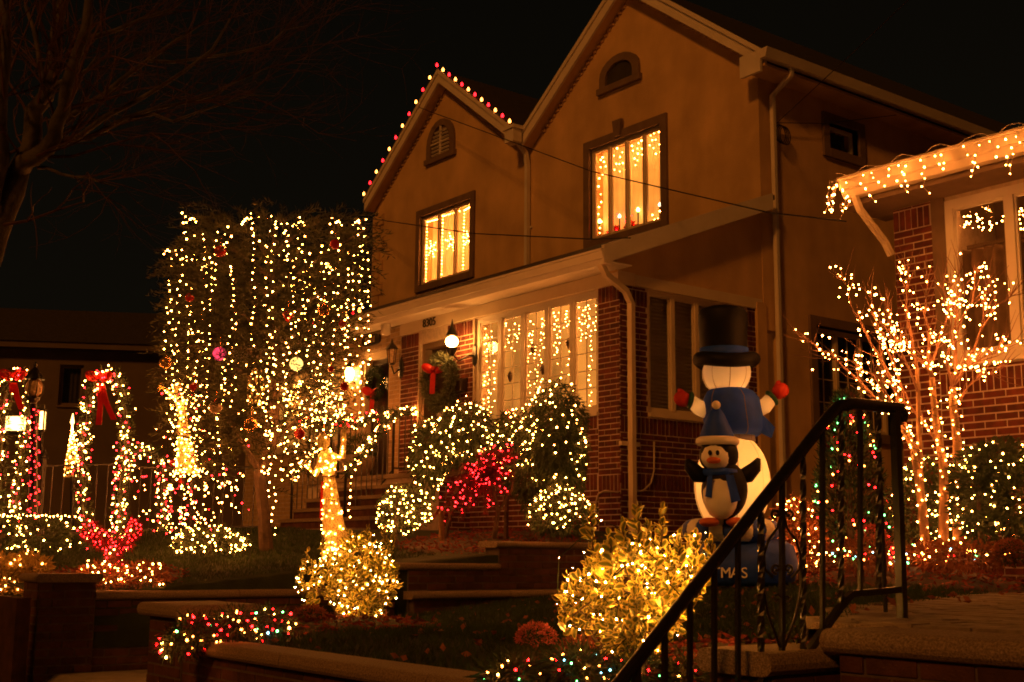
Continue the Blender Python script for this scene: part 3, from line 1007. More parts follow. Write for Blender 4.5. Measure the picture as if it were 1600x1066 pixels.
# ------------------------------------------------------------------ stoop with stairs
st = thing('front_stairs', 'brick front stairs with stone treads leading up to the two house doors', 'stairs', (-15.6, 9.5, 1.4))
mb = MB(); mb.box((-17.6, 9.62, 1.0), (-13.98, YP - .004, 2.30)); mb.build('landing', 'mortar', st)
brick_field(st, SIDE(-13.98), 9.62, YP, 1.3, 2.25, limit=120)
mb = MB(); mb.box((-17.64, 9.56, 2.26), (-13.94, YP - .002, 2.325)); mb.build('floor_slab', 'cap_stone', st)
for i in range(6):
    zt = 2.32 - .155 * (i + 1)
    y0 = 9.62 - .21 * (i + 1)
    mb = MB(); mb.box((-16.85, y0, zt - .30), (-14.35, y0 + .205, zt - .05)); mb.build('riser', 'dark_brick', st)
    mb = MB(); mb.box((-16.88, y0 - .03, zt - .05), (-14.32, y0 + .207, zt)); mb.build('tread', 'cap_stone', st)

def picket_run(parent, a, b, za0, za1, h, step=.11, r=.008, rail=.014, post=True, low=.10):
    """railing from ground point a to b (z given), pickets as parts"""
    a, b = Vector((a[0], a[1], za0)), Vector((b[0], b[1], za1))
    L = (Vector((b.x, b.y, 0)) - Vector((a.x, a.y, 0))).length
    n = max(2, int(L / step))
    for k, zz in (('top_rail', h), ('bottom_rail', low)):
        m = MB(); m.tube([a + Vector((0, 0, zz)), b + Vector((0, 0, zz))], rail, 4, square=True); m.build(k, 'iron', parent)
    for i in range(1, n):
        p = a.lerp(b, i / n)
        m = MB(); m.tube([p + Vector((0, 0, low)), p + Vector((0, 0, h))], r, 4); m.build('picket', 'iron', parent)
    if post:
        for p in (a, b):
            m = MB(); m.tube([p, p + Vector((0, 0, h + .05))], .02, 4, square=True); m.build('post', 'iron', parent)
for x, lab in ((-15.3, 'black iron handrail with garland on the near side of the stairs'), (-16.85, 'black iron handrail with garland on the far side of the stairs')):
    t = thing('stair_railing', lab, 'railing', (x, 8.95, 1.4), 'stair handrails')
    picket_run(t, (x, 8.95), (x, 9.72), 1.40, 2.30, .92, .085, r=.010)
    picket_run(t, (x, 9.72), (x, YP - .02), 2.325, 2.325, .92, .085, r=.010, post=False)
t = thing('porch_railing', 'black iron railing with a lit garland across the raised stoop', 'railing', (-17.2, 9.6, 2.32))
picket_run(t, (-17.6, 9.62), (-16.9, 9.62), 2.325, 2.325, .9, .11)

# ------------------------------------------------------------------ garden walls
lw = thing('garden_wall', 'dark brick garden wall with flat coping behind the square brick pier', 'wall', (-10.9, 5.0, .2))
mb = MB(); mb.box((-11.0, 3.895, -.1), (-10.80, 6.5, .80)); mb.build('wall_core', 'old_mortar', lw)
brick_field(lw, SIDE(-10.80), 3.90, 6.5, .12, .80, mat='dark_brick', proud=.005)
capstone(lw, (-10.9, 3.9, .875), (-10.9, 6.55, .875), .14, .075)
pw_ = thing('brick_pier', 'square dark brick pier with stone cap beside the red lit tree', 'pier', (-11.0, 3.65, .1))
mb = MB(); mb.box((-11.17, 3.42, -.2), (-10.78, 3.90, .95)); mb.build('pier_core', 'old_mortar', pw_)
brick_field(pw_, SIDE(-10.78), 3.42, 3.90, .0, .95, mat='dark_brick', proud=.005)
brick_field(pw_, FRONT(3.42), -11.17, -10.78, .0, .95, mat='dark_brick', proud=.005)
capstone(pw_, (-11.22, 3.66, 1.02), (-10.72, 3.66, 1.02), .28, .07, piece=2)

tw = thing('garden_wall', 'stepped brick terrace wall before the porch with weathered coping ledges', 'wall', (-10.1, 8.0, .5))
mb = MB()
mb.box((-10.30, 6.60, .2), (-10.07, 7.67, 1.06)); mb.box((-10.30, 7.67, .2), (-10.071, 10.0, 1.28)); mb.box((-10.8, 6.42, .2), (-10.30, 6.60, 1.0))
mb.build('wall_core', 'old_mortar', tw)
brick_field(tw, SIDE(-10.07), 6.60, 7.67, .87, 1.06, mat='dark_brick', proud=.005)
brick_field(tw, SIDE(-10.07), 7.67, 10.0, .87, 1.28, mat='dark_brick', proud=.005)
brick_field(tw, SIDE(-10.0), 6.62, 8.2, .38, .79, mat='dark_brick', proud=.005)
brick_field(tw, FRONT(6.42), -10.8, -10.08, .3, 1.0, mat='dark_brick', proud=.005)
mb = MB(); mb.box((-10.071, 6.62, .2), (-10.003, 10.0, .80)); mb.build('plinth', 'old_mortar', tw)
capstone(tw, (-10.05, 6.56, .865), (-10.05, 10.0, .865), .13, .075)
capstone(tw, (-10.2, 6.40, 1.125), (-10.2, 7.67, 1.125), .16, .065)
capstone(tw, (-10.2, 7.62, 1.345), (-10.2, 10.0, 1.345), .16, .065)

nw = thing('retaining_wall', 'low brick retaining wall with pale granular coping along the pavement', 'wall', (-5.6, 3.3, -.2))
mb = MB(); mb.box((-7.45, 3.26, -.3), (-3.34, 3.42, .60)); mb.build('wall_core', 'old_mortar', nw)
brick_field(nw, FRONT(3.26), -7.45, -3.34, .28, .60, mat='dark_brick', proud=.005)
capstone(nw, (-7.46, 3.34, .685), (-3.34, 3.34, .685), .15, .08, piece=1.4)
pp = thing('brick_pier', 'brick pier with rounded stone cap draped with coloured lights', 'pier', (-7.7, 3.5, -.2))
mb = MB(); mb.box((-8.0, 3.26, -.3), (-7.48, 3.70, .80)); mb.build('pier_core', 'old_mortar', pp)
brick_field(pp, FRONT(3.26), -8.0, -7.48, .1, .80, mat='dark_brick', proud=.005)
brick_field(pp, SIDE(-7.48), 3.26, 3.70, .66, .80, mat='dark_brick', proud=.005)
capstone(pp, (-8.06, 3.48, .885), (-7.42, 3.48, .885), .29, .085, piece=2)

# ------------------------------------------------------------------ stairs, cheek wall and railing in the foreground
fs = thing('front_steps', 'brick steps with wide rounded stone treads below the paved path', 'steps', (-2.0, 3.2, -.2))
zt, yt = .95, 3.72
for i in range(7):
    mb = MB(); mb.box((-2.93, yt + .05, zt - .5), (-1.2, yt + .5, zt - .085)); mb.build('step_core', 'old_mortar', fs)
    if i < 4: brick_field(fs, FRONT(yt + .05), -2.93, -1.2, zt - .085 - 2 * .0677, zt - .085, mat='dark_brick', proud=.006, rough=.005)
    capstone(fs, (-2.98, yt + .20, zt), (-1.2, yt + .20, zt), .20, .085, name='tread', piece=1.9)
    zt -= .20; yt -= .30
cw = thing('cheek_wall', 'low stone capped brick cheek wall behind the iron railing scroll', 'wall', (-3.16, 3.8, .1))
mb = MB(); mb.box((-3.31, 3.50, -.2), (-3.01, 4.25, .79)); mb.build('wall_core', 'old_mortar', cw)
brick_field(cw, FRONT(3.50), -3.31, -3.01, .38, .79, mat='dark_brick', proud=.006)
brick_field(cw, SIDE(-3.01), 3.50, 4.25, .45, .79, mat='dark_brick', proud=.006)
capstone(cw, (-3.16, 3.46, .875), (-3.16, 4.25, .875), .18, .085, piece=2)
capstone(cw, (-3.10, 4.05, .953), (-3.10, 4.75, .953), .20, .085, piece=2)

# paved path, brick by brick
pvs = []
y = 4.12
row = 0
while y < 9.9:
    x = -1.4 - (.12 if row % 2 else 0)
    while x > path_edge(y) - .05:
        pvs.append((x, y)); x -= .245
    y += .125; row += 1
pvs = [p for p in pvs if W is not None]
def seen(x, y, z):
    v = Vector((x, y, z)) - EYE
    d = v.dot(fw); return d > 0.3 and 1290 < 800 + FPX * v.dot(RI) / d < 1625
vis = [p for p in pvs if seen(p[0], p[1], .95)]
hid = [p for p in pvs if not seen(p[0], p[1], .95)]
pth = thing('paved_path', 'brown brick paved path rising from the stone steps across the lawn', 'path', (-3.0, 6.0, .9))
rest = MB()
for i, (x, y) in enumerate(sorted(vis, key=lambda p: p[1]) + hid):
    dz = rng.uniform(-.003, .003)
    if i < 300 and i < len(vis):
        b = bpy.data.objects.new('paver', BRICK['paver']); C.objects.link(b); b.parent = pth
        b.location = Vector((x - .118, y + .058, .935 + dz)) - OFF[pth]; b.scale = (.237, .117, .05)
        b.rotation_euler = (rng.uniform(-.01, .01), rng.uniform(-.006, .006), rng.uniform(-.01, .01))
    else:
        rest.box((x - .237, y, .91), (x, y + .117, .96 + dz))
rest.build('paver_courses', 'paver', pth, kind='stuff')

# iron railing in the plane x = XR
XR = -3.04
rl = thing('stair_railing', 'black wrought iron railing with twisted bars and scrolls beside the stone steps', 'railing', (XR, 4.3, .95))
R_ = lambda x, y: OX(x, y, XR)
top = [R_(930, 1114), R_(968, 1066), R_(1120, 872), R_(1296, 648), R_(1310, 634), R_(1330, 629), R_(1408, 637)]
mb = MB(); mb.tube(top, .021, 8); mb.build('top_rail', 'iron', rl, smooth=True)
mb = MB(); mb.tube([p - Vector((0, 0, .018)) for p in top], .013, 4, square=True); mb.build('rail_channel', 'iron', rl)
e = R_(1408, 645); mb = MB()
mb.tube([e + Vector((0, .02 * math.sin(a) * (1 - a / 9) + .01, -.012 + .022 * math.cos(a) * (1 - a / 9))) for a in [k * .5 for k in range(15)]], [.014] * 15, 6)
mb.build('rail_scroll', 'iron', rl, smooth=True)
bot = [R_(1190, 1118), R_(1228, 1066), R_(1322, 936), R_(1332, 928), R_(1408, 921)]
mb = MB(); mb.tube(bot, .017, 4, square=True); mb.build('bottom_rail', 'iron', rl)
def y_on(poly_px, x):
    xs = [p[0] for p in poly_px]; ys = [p[1] for p in poly_px]; return float(np.interp(x, xs, ys))
TPX = [(930, 1114), (968, 1066), (1120, 872), (1296, 648), (1310, 634), (1330, 629), (1408, 637)]
BPX = [(900, 1470), (1190, 1118), (1228, 1066), (1322, 936), (1332, 928), (1408, 921)]
bars = [(995, 0, .013), (1038.5, 0, .009), (1078, 0, .009), (1116, 0, .009), (1153, 0, .009), (1189, 1, .010), (1222, 0, .010), (1255, 1, .009), (1285, 0, .009), (1314, 1, .009), (1344, 0, .009), (1373, 1, .009)]
for x, tw_, r in bars:
    p0, p1 = R_(x, y_on(TPX, x)), R_(x, min(y_on(BPX, x), 1250))
    n = 40 if tw_ else 2
    m = MB(); m.tube([p0.lerp(p1, k / (n - 1)) for k in range(n)], r * (1.35 if tw_ else 1.2), 4, twist=(.42 if tw_ else 0), square=True)
    m.build('baluster', 'iron', rl)
m = MB(); m.tube([R_(1398, 640), R_(1410, 966)], .022, 4, square=True); m.build('post', 'iron', rl)
m = MB(); q = OZ(1384, 958, .955); m.tube([q, Vector((q.x, q.y, 1.78))], .010, 4, square=True); m.build('stay_bar', 'iron', rl)
def scroll(cx_, cy_, r0_, r1_, a0, turns, flip, thick=.0055):
    pts = []
    n = 26
    for k in range(n):
        t = k / (n - 1)
        a = a0 + flip * turns * 2 * math.pi * t
        r = r0_ + (r1_ - r0_) * t
        pts.append(R_(cx_ + r * math.cos(a), cy_ + r * math.sin(a)))
    m = MB(); m.tube(pts, thick, 5); m.build('scroll', 'iron', rl, smooth=True)
def bar_curve(pts, thick=.0055):
    m = MB(); m.tube([R_(x, y) for x, y in pts], thick, 5); m.build('scroll_bar', 'iron', rl, smooth=True)
for s in (-1, 1):
    c = 1222
    scroll(c + s * 10, 803, 7.5, 2, math.pi / 2, 1.1, -s)
    bar_curve([(c + s * 3, 808), (c + s * 8, 826), (c + s * 22, 845), (c + s * 29, 868), (c + s * 27, 890), (c + s * 15, 902)])
    scroll(c + s * 9, 889, 8, 2, math.pi / 2, 1.1, -s)
    bar_curve([(c + s * 28, 868), (c + s * 30, 915), (c + s * 22, 960), (c + s * 4, 1010)])
    scroll(c + s * 11, 1028, 8, 2, -math.pi / 2, 1.1, s)
    scroll(c + s * 8, 935, 6, 2, 0, 1.0, s, .004)

# ------------------------------------------------------------------ neighbouring brick house
YR = 10.22
XRL = -7.12
house_n = thing('brick_house', 'red brick bungalow with icicle lights along its eave', 'house', (-4.5, 12, .9))
NW = (-6.55, -3.4, 2.98, 4.52)
mb = MB()
wall_holes(mb, FRONT(YR), XRL, 2.0, .8, 4.56, [NW], -.25, 0)
mb.box((XRL, YR + .25, .8), (XRL + .25, 24, 4.56))
mb.build('wall', 'mortar', house_n)
brick_field(house_n, FRONT(YR), XRL, -6.69, 2.5, 4.56, soldier=(4.33,), bl=.203)
brick_field(house_n, FRONT(YR), -6.69, -5.3, 1.0, 2.93, soldier=(2.72,))
brick_field(house_n, FRONT(YR), XRL, -6.69, 1.0, 2.5, solo=False)
brick_field(house_n, FRONT(YR), -5.3, 2.0, 1.0, 2.93, solo=False)
mb = MB(); mb.fbox(FRONT(YR), -6.69, NW[0], 2.93, 4.56, -.02, .02); mb.build('window_return', 'brown_trim', house_n)
window(house_n, FRONT(YR), *NW, n=5, back=None, frame='white_trim', fw_=.085, recess=-.01, sill=True)
V, F = curtain_mesh(FRONT(YR), NW[0] - .05, NW[1] + .05, NW[2] - .05, 4.1, -.34, .06, 30)
np_mesh('curtain', V, F, 'drape', house_n, smooth=True)
mb = MB(); mb.fbox(FRONT(YR), NW[0] + .05, NW[1] - .05, 4.09, 4.125, -.27, -.25); mb.build('curtain_rod', 'brown_trim', house_n)
mb = MB(); mb.fbox(FRONT(YR), NW[0] - .3, NW[1] + .3, NW[2] - .3, NW[3] + .3, -1.4, -1.35); mb.build('room_wall', 'brown_trim', house_n)
mb = MB(); mb.fbox(FRONT(YR), XRL - .3, 2.3, 4.561, 4.60, -.3, .44); mb.build('soffit', 'brown_trim', house_n)
mb = MB()
mb.prism([Vector((XRL - .16, 9.70, 4.79)), Vector((XRL - .16, 14.0, 6.4)), Vector((XRL - .16, 14.0, 6.3)), Vector((XRL - .16, 9.70, 4.70))], Vector((9.7, 0, 0)))
mb.build('roof', 'shingle', house_n)
mb = MB()
g = [(9.78, 4.62), (9.69, 4.62), (9.66, 4.68), (9.63, 4.69), (9.62, 4.78), (9.60, 4.79), (9.60, 4.81), (9.78, 4.81)]
mb.prism([Vector((XRL - .18, y, z)) for y, z in g], Vector((9.7, 0, 0)))
mb.build('gutter', 'cream_trim', house_n)
x = XRL - .3
while x < -5.0:
    mb = MB(); mb.box((x, 9.79, 4.606), (x + .09, 10.2, 4.618)); mb.build('soffit_board', 'brown_trim', house_n); x += .095
pipe(house_n, [(XRL - .06, 9.70, 4.63), (XRL - .06, 9.78, 4.50), (XRL - .02, 10.10, 4.22), (XRL + .0, 10.16, 4.1)], .038, 'cream_trim')
mb = MB(); mb.box((-5.7, 13.0, 4), (3, 20, 9.5)); mb.build('upper_wall', 'stucco', house_n)

# ------------------------------------------------------------------ far dark house on the other side
hb = thing('house', 'dim distant house with a dark window behind the lit arches', 'house', W(150, 800, 30))
A, B = W(40, 760, 30), W(470, 760, 31)
d = (B - A); d.z = 0
nrm = Vector((d.y, -d.x, 0)).normalized()
frb = (Vector((A.x, A.y, 0)), d.normalized(), nrm if nrm.dot(fw) < 0 else -nrm)
LL = d.length
mb = MB(); wall_holes(mb, frb, -6, LL, .9, 6.05, [(.6, 1.15, 4.7, 5.7)], -.2, 0); mb.build('wall', 'far_wall', hb)
mb = MB(); mb.fbox(frb, -6.2, LL + .2, 6.05, 6.2, -.4, .35); mb.build('eave', 'far_wall', hb)
mb = MB(); mb.prism([frb[0] + frb[1] * -6.2 + frb[2] * .4 + Vector((0, 0, 6.2)), frb[0] + frb[1] * -6.2 - frb[2] * 3 + Vector((0, 0, 7.6)), frb[0] + frb[1] * -6.2 - frb[2] * 3 + Vector((0, 0, 6.2))], frb[1] * (LL + 6.4))
mb.build('roof', 'shingle', hb)
window(hb, frb, .6, 1.15, 4.7, 5.7, n=1, back='dark_room', frame='brown_trim')


# ================================================================== plants
def wob(d, q):
    return 1 + .07 * np.sin(5.1 * d[..., 0] + 7 * q) + .06 * np.sin(6.3 * d[..., 1] + 3 * q) + .06 * np.sin(7.7 * d[..., 2] + 5 * q) + .06 * np.sin(17 * d[..., 0] + 13 * d[..., 2] + q)
def needle_shape(parts, n, length, width, droop, mat, parent, name='crown', shell=.5, lo=-1.0, out=.8):
    """foliage spread through ellipsoids parts=[(centre, radii), ...]"""
    tot = sum(r[0] * r[1] + r[1] * r[2] + r[0] * r[2] for _, r in parts)
    VV, FF, b = [], [], 0
    for c, r in parts:
        k = max(20, int(n * (r[0] * r[1] + r[1] * r[2] + r[0] * r[2]) / tot))
        P, D = ellip_points(tuple(c), tuple(r), k, shell, lo)
        P = np.array(tuple(c)) + (P - np.array(tuple(c))) * wob(D, c[0])[:, None]
        D = D * out + np.array((0, 0, -droop))
        V, F = leafcards(P, D, length, width)
        VV.append(V); FF.append(F + b); b += len(V)
    return np_mesh(name, np.concatenate(VV), np.concatenate(FF), mat, parent)

def surf_bulbs(parts, n, lo=-.6, toward=True, push=1.03):
    """bulb positions on the side of the ellipsoids that can be seen from the street"""
    areas = [r[0] * r[2] for _, r in parts]
    out = []
    for _ in range(n * 6):
        c, r = rng.choices(parts, areas)[0]
        d = Vector((rng.gauss(0, 1), rng.gauss(0, 1), rng.gauss(0, 1))).normalized()
        if d.z < lo: continue
        k_ = push * float(wob(np.array(d), c[0])) * (1.0 if rng.random() < .7 else rng.uniform(.8, 1.06))
        p = Vector((c[0] + d.x * r[0] * k_, c[1] + d.y * r[1] * k_, c[2] + d.z * r[2] * k_))
        if math.sin(9 * d.x + 4 * c[0]) + math.sin(8 * d.z + 3 * c[1]) + math.sin(7 * d.y) < -1.6: continue
        if toward and d.dot(fw) > .35: continue
        if any(((p.x - c2[0]) / r2[0]) ** 2 + ((p.y - c2[1]) / r2[1]) ** 2 + ((p.z - c2[2]) / r2[2]) ** 2 < .62 for c2, r2 in parts): continue
        if any((p - q).length < 0.035 for q in out): continue
        out.append(p)
        if len(out) >= n: break
    return out

def chain(P):
    """order points into one winding wire"""
    P = list(P); cur = P.pop(0); o = [cur]
    while P:
        i = min(range(len(P)), key=lambda k: (P[k] - cur).length)
        cur = P.pop(i); o.append(cur)
    return o

def blob(x0, x1, y0, y1, d, depth=None):
    """ellipsoid that fills a pixel box at distance d"""
    c = W((x0 + x1) / 2, (y0 + y1) / 2, d)
    rx, rz = px(d, (x1 - x0) / 2), px(d, (y1 - y0) / 2)
    return (c, (rx, depth or rx, rz))

def shrub(label, parts, nleaf, L, Wd, droop, mat, nb, mats=('bulb_warm',), rb=None, d=13.5, name='shrub', cat='shrub', trunk=None, group=None, weights=None, lightlabel=None, lo=-.6, base=None, out=.8, shell=.5):
    b = base or Vector((parts[0][0][0], parts[0][0][1], min(c[2] - r[2] for c, r in parts)))
    t = thing(name, label, cat, b, group)
    needle_shape(parts, nleaf, L, Wd, droop, mat, t, shell=shell, out=out)
    m = MB()
    top = max(parts, key=lambda q: q[0][2])[0]
    if trunk is None:
        m.tube([b - Vector((0, 0, .15)), Vector(parts[0][0]), Vector(top)], [.03, .022, .01], 6)
    else:
        for path, rr in trunk: m.tube(path, rr, 6)
    m.build('trunk', 'bark', t)
    if nb:
        P = chain(surf_bulbs(parts, nb, lo))
        light_string(lightlabel, P, rb or px(d, 2.9), mats, weights=weights, wr=.003)
    return t

# ---- shrubs along the porch of 8305
SH = 'lit shrubs before the porch'
shrub('tall weeping evergreen rounded at the top, in front of the porch window', [blob(822, 915, 596, 760, 13.3), blob(800, 860, 650, 800, 13.5), blob(855, 915, 640, 790, 13.2)], 9000, .075, .018, .9, 'yew', 120, d=13.3, name='evergreen_shrub', group=SH,
      lightlabel='warm string lights over the tall weeping evergreen by the porch window', base=W(862, 838, 13.3))
shrub('low round evergreen bush at the foot of the tall weeping evergreen', [blob(828, 895, 766, 838, 13.0), blob(862, 928, 776, 838, 13.0), blob(845, 905, 760, 800, 13.05)], 3000, .06, .02, .2, 'yew', 92, d=13.0, name='evergreen_shrub', group=SH,
      lightlabel='warm string lights over the low bush under the porch window')
shrub('weeping evergreen with a hooked crown before the door wreath', [blob(700, 772, 630, 720, 14.0), blob(672, 735, 640, 730, 14.2), blob(642, 700, 650, 770, 14.4), blob(740, 775, 660, 760, 14.0)], 7500, .075, .017, .9, 'yew', 185, d=14.0, name='evergreen_shrub', group=SH,
      lightlabel='warm string lights over the hooked weeping evergreen', base=W(690, 842, 14.2), lo=-.8)
shrub('ball shaped evergreen bush near the gold angel, ringed with lights', [blob(588, 650, 768, 838, 13.6), blob(622, 674, 756, 824, 13.65), blob(600, 640, 760, 800, 13.55)], 2400, .05, .02, .1, 'yew', 105, d=13.6, name='evergreen_shrub', group=SH,
      lightlabel='warm string lights over the ball shaped bush near the angel', lo=-.9)
shrub('narrow weeping evergreen between the maple and the tall evergreen', [blob(775, 812, 640, 770, 13.8)], 2600, .07, .017, .9, 'yew', 46, ('bulb_warm', 'bulb_red'), weights=(5, 1), d=13.8, name='evergreen_shrub', group=SH,
      lightlabel='warm string lights with a few red over the narrow evergreen', base=W(790, 842, 13.8))
b0 = W(772, 842, 13.2)
mp_ = thing('maple_tree', 'dark red laceleaf maple glowing with pink red lights', 'tree', b0)
m = MB(); o_ = W(766, 742, 13.2)
m.tube([b0, W(778, 800, 13.2), W(770, 765, 13.2), o_], [.032, .025, .02, .016], 7); m.tube([W(778, 800, 13.2), W(800, 765, 13.2), W(808, 705, 13.2)], [.02, .014, .006], 6)
PL, DL, BL = [], [], []
ends = [(682, 802), (688, 776), (700, 810), (712, 786), (726, 806), (742, 792), (757, 802), (772, 786), (787, 768), (800, 742), (806, 712), (796, 696), (776, 700), (748, 712), (722, 730), (700, 752), (735, 760), (715, 765), (760, 760), (745, 735)]
for (ex, ey) in ends:
    for rep_ in range(2):
        e_ = W(ex + rng.uniform(-6, 6), ey + rng.uniform(-5, 5), 13.2 + rng.uniform(-.42, .3))
        mid = o_.lerp(e_, .5) + Vector((0, 0, rng.uniform(.06, .14)))
        path = [o_.lerp(mid, f).lerp(mid.lerp(e_, f), f) for f in np.linspace(0, 1, 9)]
        m.tube(path, [.009 * (1 - .8 * k / 8) for k in range(9)], 4, cap=False)
        for _ in range(85):
            f = rng.uniform(.15, 1) * 8; k = min(7, int(f)); p = path[k].lerp(path[k + 1], f - k)
            PL.append(p); DL.append((e_ - o_).normalized() * .4 + Vector((rng.gauss(0, .5), rng.gauss(0, .5), -.7 + rng.gauss(0, .3))))
        for _ in range(5):
            f = rng.uniform(.25, 1) * 8; k = min(7, int(f)); BL.append(path[k].lerp(path[k + 1], f - k) + Vector((rng.gauss(0, .02), rng.gauss(0, .02), rng.gauss(0, .02))))
m.build('trunk', 'bark', mp_)
V, F = leafcards(np.array([tuple(p) for p in PL]), np.array([tuple(q) for q in DL]), .075, .012); np_mesh('crown', V, F, 'maple_leaf', mp_)
light_string('pink red string lights over the laceleaf maple', chain(BL), px(13.2, 2.7), ('bulb_pink',), wr=.003)
t = thing('garden_stake', 'short pale wooden stake in the bed under the red maple', 'stake', W(690, 842, 13))
m = MB(); m.tube([W(690, 845, 13), W(690, 798, 13)], .03, 8); m.build('post', 'smooth_bark', t)
mulch_bed('soil_bed', (-11.3, 8.6), .9, 1.2, z_main)

# ---- the big weeping cedar with vertical light strings
DT = 13.5
tb = W(418, 868, DT)
tree = thing('cedar_tree', 'tall dark weeping cedar hung with vertical light strings and ornaments', 'tree', tb)
m = MB()
trunk = [tb - Vector((0, 0, .1)), W(412, 800, DT), W(405, 740, DT), W(428, 690, DT), W(432, 560, DT), W(425, 420, DT), W(430, 345, DT)]
m.tube(trunk, [.085, .07, .065, .055, .045, .03, .012], 8)
limb_ends = []
for (sx, sy, ex, ey, dd) in [(405, 740, 340, 640, .2), (428, 690, 500, 640, -.2), (430, 640, 350, 560, -.3), (432, 600, 520, 540, .3), (432, 540, 340, 470, .2), (430, 520, 520, 450, -.2), (428, 470, 330, 400, -.1), (428, 450, 540, 390, .2), (426, 420, 380, 350, .1), (427, 400, 500, 345, -.1), (405, 735, 370, 690, -.4), (420, 700, 470, 660, .4), (420, 430, 300, 360, .1), (425, 460, 570, 360, .0), (430, 560, 290, 540, -.2), (430, 580, 560, 560, .2)]:
    a, e = W(sx, sy, DT), W(ex, ey, DT + dd)
    mid = a.lerp(e, .55) + Vector((0, 0, .06))
    m.tube([a, mid, e], [.03, .018, .008], 5)
    limb_ends.append(e)
m.build('trunk', 'bark', tree)
# feathery sprays
PP, DD = [], []
outline = [(318, 330, 540), (345, 285, 590), (380, 270, 592), (420, 262, 585), (480, 258, 578), (540, 255, 560), (600, 252, 548), (660, 255, 540), (720, 262, 510), (760, 300, 470)]
for _ in range(1750):
    y = rng.triangular(318, 770, 420)
    xl, xr_ = np.interp(y, [o[0] for o in outline], [o[1] for o in outline]), np.interp(y, [o[0] for o in outline], [o[2] for o in outline])
    xl, xr_ = xl + 30, xr_ - (42 if y > 430 else 30)
    u = rng.uniform(-1, 1)
    half = math.sqrt(max(0, 1 - u * u)) * .95
    dd = rng.uniform(-half, half)
    root = W((xl + xr_) / 2 + u * (xr_ - xl) / 2 * .95, y, DT + dd)
    axis = W(430, y, DT)
    o = (root - axis); o.z = 0
    o = o.normalized() if o.length > .05 else Vector((1, 0, 0))
    L = rng.uniform(.25, .5)
    dr = o * .8 + Vector((rng.gauss(0, .3), rng.gauss(0, .3), rng.uniform(-.1, .75)))
    dr.normalize()
    for k in range(26):
        f = k / 26
        p = root + dr * L * f + Vector((0, 0, -.18 * f * f))
        PP.append(p); q = dr * .9 + Vector((rng.gauss(0, .6), rng.gauss(0, .6), rng.gauss(0, .45) - .15)); DD.append(q)
V, F = leafcards(np.array([tuple(p) for p in PP]), np.array([tuple(q) for q in DD]), .085, .013, .25)
np_mesh('crown', V, F, 'cedar', tree)

# vertical strings
ST = 'vertical light strings on the weeping cedar'
strands = sorted([(282, 340, 560), (292, 345, 640), (270, 395, 600), (262, 440, 660), (305, 375, 560), (316, 370, 600), (328, 420, 590), (340, 365, 470), (360, 358, 650), (366, 430, 640), (394, 345, 520), (422, 342, 585), (430, 350, 560), (441, 360, 620), (452, 355, 560), (462, 350, 650), (470, 365, 600), (482, 400, 660), (498, 385, 640), (505, 420, 640), (520, 350, 620), (528, 380, 600), (540, 400, 610), (548, 430, 600), (556, 345, 560), (566, 350, 540), (572, 370, 600), (578, 400, 480), (300, 520, 780), (345, 560, 760), (420, 585, 800), (446, 560, 760), (275, 560, 740)])
ORD = 'first second third fourth fifth sixth seventh eighth ninth tenth eleventh twelfth thirteenth fourteenth fifteenth sixteenth seventeenth eighteenth nineteenth'.split()
ORD += ['twentieth'] + ['twenty-' + o for o in ORD[:9]] + ['thirtieth'] + ['thirty-' + o for o in ORD[:9]]
for si, (x, ya, yb) in enumerate(strands):
    P, y = [], ya - rng.uniform(0, 12)
    yb = yb + rng.uniform(-25, 70)
    dd = DT - .62 + .75 * abs(x - 425) / 170 * .8 + rng.uniform(-.25, .12)
    ph, am, dr = rng.uniform(0, 6.28), rng.uniform(2, 7), rng.uniform(-.035, .035)
    stp = rng.uniform(9.5, 14)
    while y < yb:
        P.append(W(x + am * math.sin(y / rng.choice((38, 40, 42)) + ph) + dr * (y - ya) + rng.uniform(-2.2, 2.2), y, dd + .1 * math.sin(y / 55 + ph)))
        y += stp * rng.uniform(.7, 1.35) if rng.random() > .05 else stp * 2.2
    if rng.random() < .45:
        sg = rng.choice((-1, 1))
        P = [W(x + sg * (14 - k * 3), ya - 4 - 6 * math.sin(k * .8) + 6, dd) for k in range(4)] + P
    light_string(ORD[si] + ' vertical string of warm lights on the cedar, counted from its outer side', P, px(DT, 2.75), group=ST)
for (xa, ya, xb, yb, sg, lab) in ((275, 400, 360, 370, 40, 'sagging light string near the top of the cedar on its outer side'), (395, 365, 500, 410, 30, 'sagging light string across the middle of the cedar top'), (470, 440, 575, 470, 45, 'sagging light string on the house side of the cedar'), (300, 520, 420, 560, 50, 'sagging light string across the lower half of the cedar')):
    light_string(lab, [W(xa + (xb - xa) * f + rng.uniform(-2, 2), ya + (yb - ya) * f + sg * 4 * f * (1 - f) * .5 + rng.uniform(-2, 2), DT - .55 + rng.uniform(-.08, .08)) for f in np.linspace(0, 1, 11)], px(DT, 2.7))
P = [W(404 + 26 * math.cos(a), 352 + 12 * -math.sin(a), DT - .55) for a in np.linspace(0.1, 3.0, 7)]
light_string('short loop of warm lights at the top of the weeping cedar', P, px(DT, 2.75))
P = []
for _ in range(85):
    P.append(W(rng.gauss(514, 22), rng.triangular(585, 662, 640), DT + rng.uniform(-.3, .6)))
light_string('dense tangle of warm lights low on the cedar towards the doors', chain(P), px(DT, 2.7))
P = [W(rng.gauss(440, 34), rng.uniform(600, 745), DT - rng.uniform(-.2, .6)) for _ in range(95)]
light_string('tangle of warm lights around the cedar trunk', chain(P), px(DT, 2.7))
P = [W(rng.gauss(292, 22) + (y - 700) * -.06, y, DT - rng.uniform(-.3, .5)) for y in [rng.uniform(600, 835) for _ in range(260)]]
